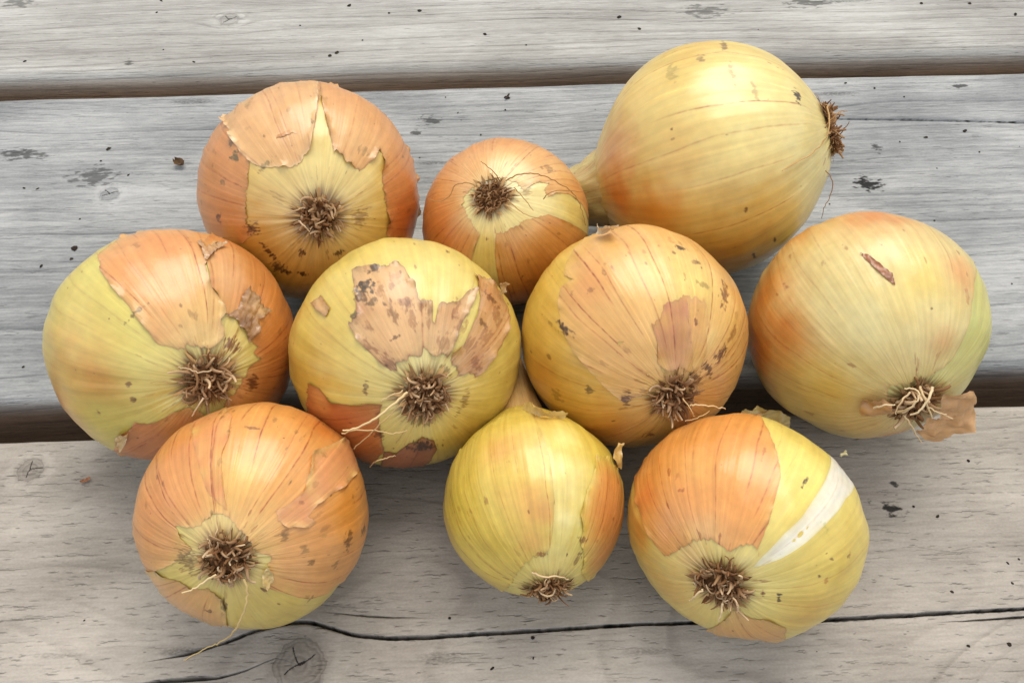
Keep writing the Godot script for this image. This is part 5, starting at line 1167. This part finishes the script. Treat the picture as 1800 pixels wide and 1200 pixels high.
func build_small_things() -> void:
	scrap("dry_husk", "dark dried husk fragment on the middle plank, left of the back onions", "husk", Vector3(-0.1521,0.0000,-0.3062), Vector2(0.0062, 0.0040), -0.6, rgb(96, 76, 56), 0.0022, 3)
	scrap("skin_flake", "tiny reddish skin flake on the front plank, below the leftmost onion", "skin flake", Vector3(-0.1534,0.0000,-0.1362), Vector2(0.0038, 0.0016), 0.4, rgb(150, 106, 80), 0.0006, 9)
	scrap("twig", "short dark twig bit on the middle plank between the two back onions", "twig", Vector3(0.0110,0.0000,-0.3512), Vector2(0.0046, 0.0012), 1.0, rgb(56, 50, 46), 0.0004, 14)
	# dark crumbs of soil strewn on the planks
	var st := SurfaceTool.new()
	st.begin(Mesh.PRIMITIVE_TRIANGLES)
	var r := RandomNumberGenerator.new()
	r.seed = 77
	var crumbs := [[Vector2(-0.1908,-0.3199),0.0011],[Vector2(-0.1923,-0.3112),0.0006],[Vector2(-0.1919,-0.4504),0.0011],[Vector2(-0.1919,-0.4381),0.0008],[Vector2(-0.0793,-0.4401),0.0013],[Vector2(-0.0554,-0.4315),0.0009],[Vector2(-0.0378,-0.4330),0.0013],[Vector2(0.0001,-0.4084),0.0013],[Vector2(0.0233,-0.3971),0.0006],[Vector2(0.0786,-0.4216),0.0015],[Vector2(0.0890,-0.4094),0.0013],[Vector2(0.0110,-0.3512),0.0014],[Vector2(0.0095,-0.3415),0.0006],[Vector2(-0.0218,-0.3531),0.0005],[Vector2(-0.0036,-0.3225),0.0006],[Vector2(0.1934,-0.3557),0.0007],[Vector2(0.2077,-0.3507),0.0007],[Vector2(0.2212,-0.3430),0.0005],[Vector2(0.2219,-0.3110),0.0009],[Vector2(0.2076,-0.3082),0.0005],[Vector2(0.2434,-0.3149),0.0012],[Vector2(0.2448,-0.2990),0.0005],[Vector2(0.2195,-0.2882),0.0004],[Vector2(0.2063,-0.2536),0.0006],[Vector2(-0.1898,-0.2534),0.0017],[Vector2(-0.1893,-0.2469),0.0008],[Vector2(-0.2016,-0.2431),0.0008],[Vector2(-0.1921,-0.2716),0.0005],[Vector2(-0.1764,-0.3004),0.0007],[Vector2(-0.2178,-0.2927),0.0007],[Vector2(-0.2245,-0.2934),0.0007],[Vector2(-0.1593,-0.2238),0.0006],[Vector2(-0.1929,-0.1888),0.0006],[Vector2(0.1767,-0.1310),0.0007],[Vector2(0.1500,-0.1137),0.0005],[Vector2(0.1575,-0.1095),0.0007],[Vector2(0.1529,-0.0825),0.0006],[Vector2(0.1746,-0.0845),0.0005],[Vector2(0.1518,-0.0647),0.0006],[Vector2(0.1655,-0.0645),0.0009],[Vector2(0.1803,-0.0927),0.0005],[Vector2(0.1758,-0.0915),0.0005],[Vector2(0.0092,-0.0731),0.0006],[Vector2(0.0089,-0.0666),0.0004],[Vector2(-0.0045,-0.0640),0.0006],[Vector2(-0.0184,-0.0807),0.0005],[Vector2(-0.1407,-0.0849),0.0004],[Vector2(-0.1009,-0.0919),0.0003],[Vector2(-0.2551,-0.3942),0.0008],[Vector2(-0.1613,-0.3896),0.0008],[Vector2(-0.1063,-0.4213),0.0007],[Vector2(0.2589,-0.4275),0.0011],[Vector2(0.2874,-0.4263),0.0011],[Vector2(0.3101,-0.4143),0.0011],[Vector2(0.1480,-0.3415),0.0005],[Vector2(-0.0863,-0.3920),0.0013],[Vector2(-0.0828,-0.3949),0.0013]]
	for i in 60:
		crumbs.append([Vector2(r.randf_range(-0.33, 0.33), r.randf_range(-0.54, 0.0)), r.randf_range(0.00018, 0.0005)])
	for c in crumbs:
		var at := Vector3(c[0].x, 0.0, c[0].y)
		var within := fposmod(at.z - BACK, TABLE_PITCH + GAP)
		if within > TABLE_PITCH - 0.008 or within < 0.004: continue
		var size: float = c[1]
		var tone := rgb(58, 52, 46).lerp(rgb(40, 36, 34), r.randf())
		var ring := []
		var turn := r.randf() * TAU
		var long := r.randf_range(0.8, 1.5)
		for k in 6:
			var a := TAU * k / 6.0
			var v := Vector3(cos(a) * long, 0, sin(a) / long) * size * r.randf_range(0.7, 1.25)
			ring.append(at + v.rotated(Vector3.UP, turn) + Vector3.UP * 0.0002)
		var top := at + Vector3(r.randfn() * 0.2, 0, r.randfn() * 0.2) * size + Vector3.UP * (size * 0.55 + 0.0003)
		for k in 6:
			var tri := [top, ring[k], ring[(k + 1) % 6]]
			for v in tri:
				st.set_color(tone)
				st.set_normal((v - at + Vector3.UP * size).normalized())
				st.add_vertex(v)
	var o := obj("soil_crumbs", st.commit(), mat(0.9, 0.2), self)
	o.set_meta("kind", "stuff")
	tag(o, "dark soil crumbs strewn over the grey planks", "soil crumbs")

func _ready() -> void:
	var cam := Camera3D.new()
	cam.name = "camera"
	cam.fov = 46.0
	cam.near = 0.01
	cam.far = 100.0
	cam.position = Vector3(0, 0.27356, 0)
	cam.basis = Basis(Vector3.UP, deg_to_rad(-2.103)) * Basis(Vector3.RIGHT, deg_to_rad(-54.75)) * Basis(Vector3.BACK, deg_to_rad(-0.243))
	add_child(cam)
	var sky_mat := ProceduralSkyMaterial.new()
	sky_mat.sky_top_color = Color(0.82, 0.83, 0.85)
	sky_mat.sky_horizon_color = Color(0.58, 0.60, 0.62)
	sky_mat.ground_bottom_color = Color(0.28, 0.27, 0.25)
	sky_mat.ground_horizon_color = Color(0.36, 0.36, 0.35)
	sky_mat.sky_curve = 0.3
	sky_mat.sky_energy_multiplier = 1.0
	var sky := Sky.new()
	sky.sky_material = sky_mat
	var env := Environment.new()
	env.background_mode = Environment.BG_SKY
	env.sky = sky
	env.tonemap_mode = Environment.TONE_MAPPER_LINEAR
	env.tonemap_exposure = 1.80
	env.sdfgi_enabled = true
	env.ssao_enabled = true
	env.ssil_enabled = true
	var we := WorldEnvironment.new()
	we.name = "sky"
	we.environment = env
	add_child(we)
	var sun := DirectionalLight3D.new()
	sun.name = "sun"
	sun.light_energy = 0.5
	sun.light_angular_distance = 42.0
	sun.light_color = Color(1.0, 0.97, 0.92)
	sun.shadow_enabled = true
	sun.rotation = Vector3(deg_to_rad(-62), deg_to_rad(163), 0)
	add_child(sun)

	fine.noise_type = FastNoiseLite.TYPE_SIMPLEX_SMOOTH
	fine.fractal_octaves = 2
	fine.frequency = 1.0
	fine.seed = 11

	var gm := mat(0.95, 0.1)
	gm.albedo_color = Color8(96, 92, 84)
	var plane := PlaneMesh.new()
	plane.size = Vector2(60, 60)
	var g := obj("ground", plane, gm, self)
	g.position.y = -0.74
	g.set_meta("kind", "structure")
	build_table()
	prepare_skin()
	var all := onions()
	for i in all.size(): build_onion(all[i], i)
	build_small_things()
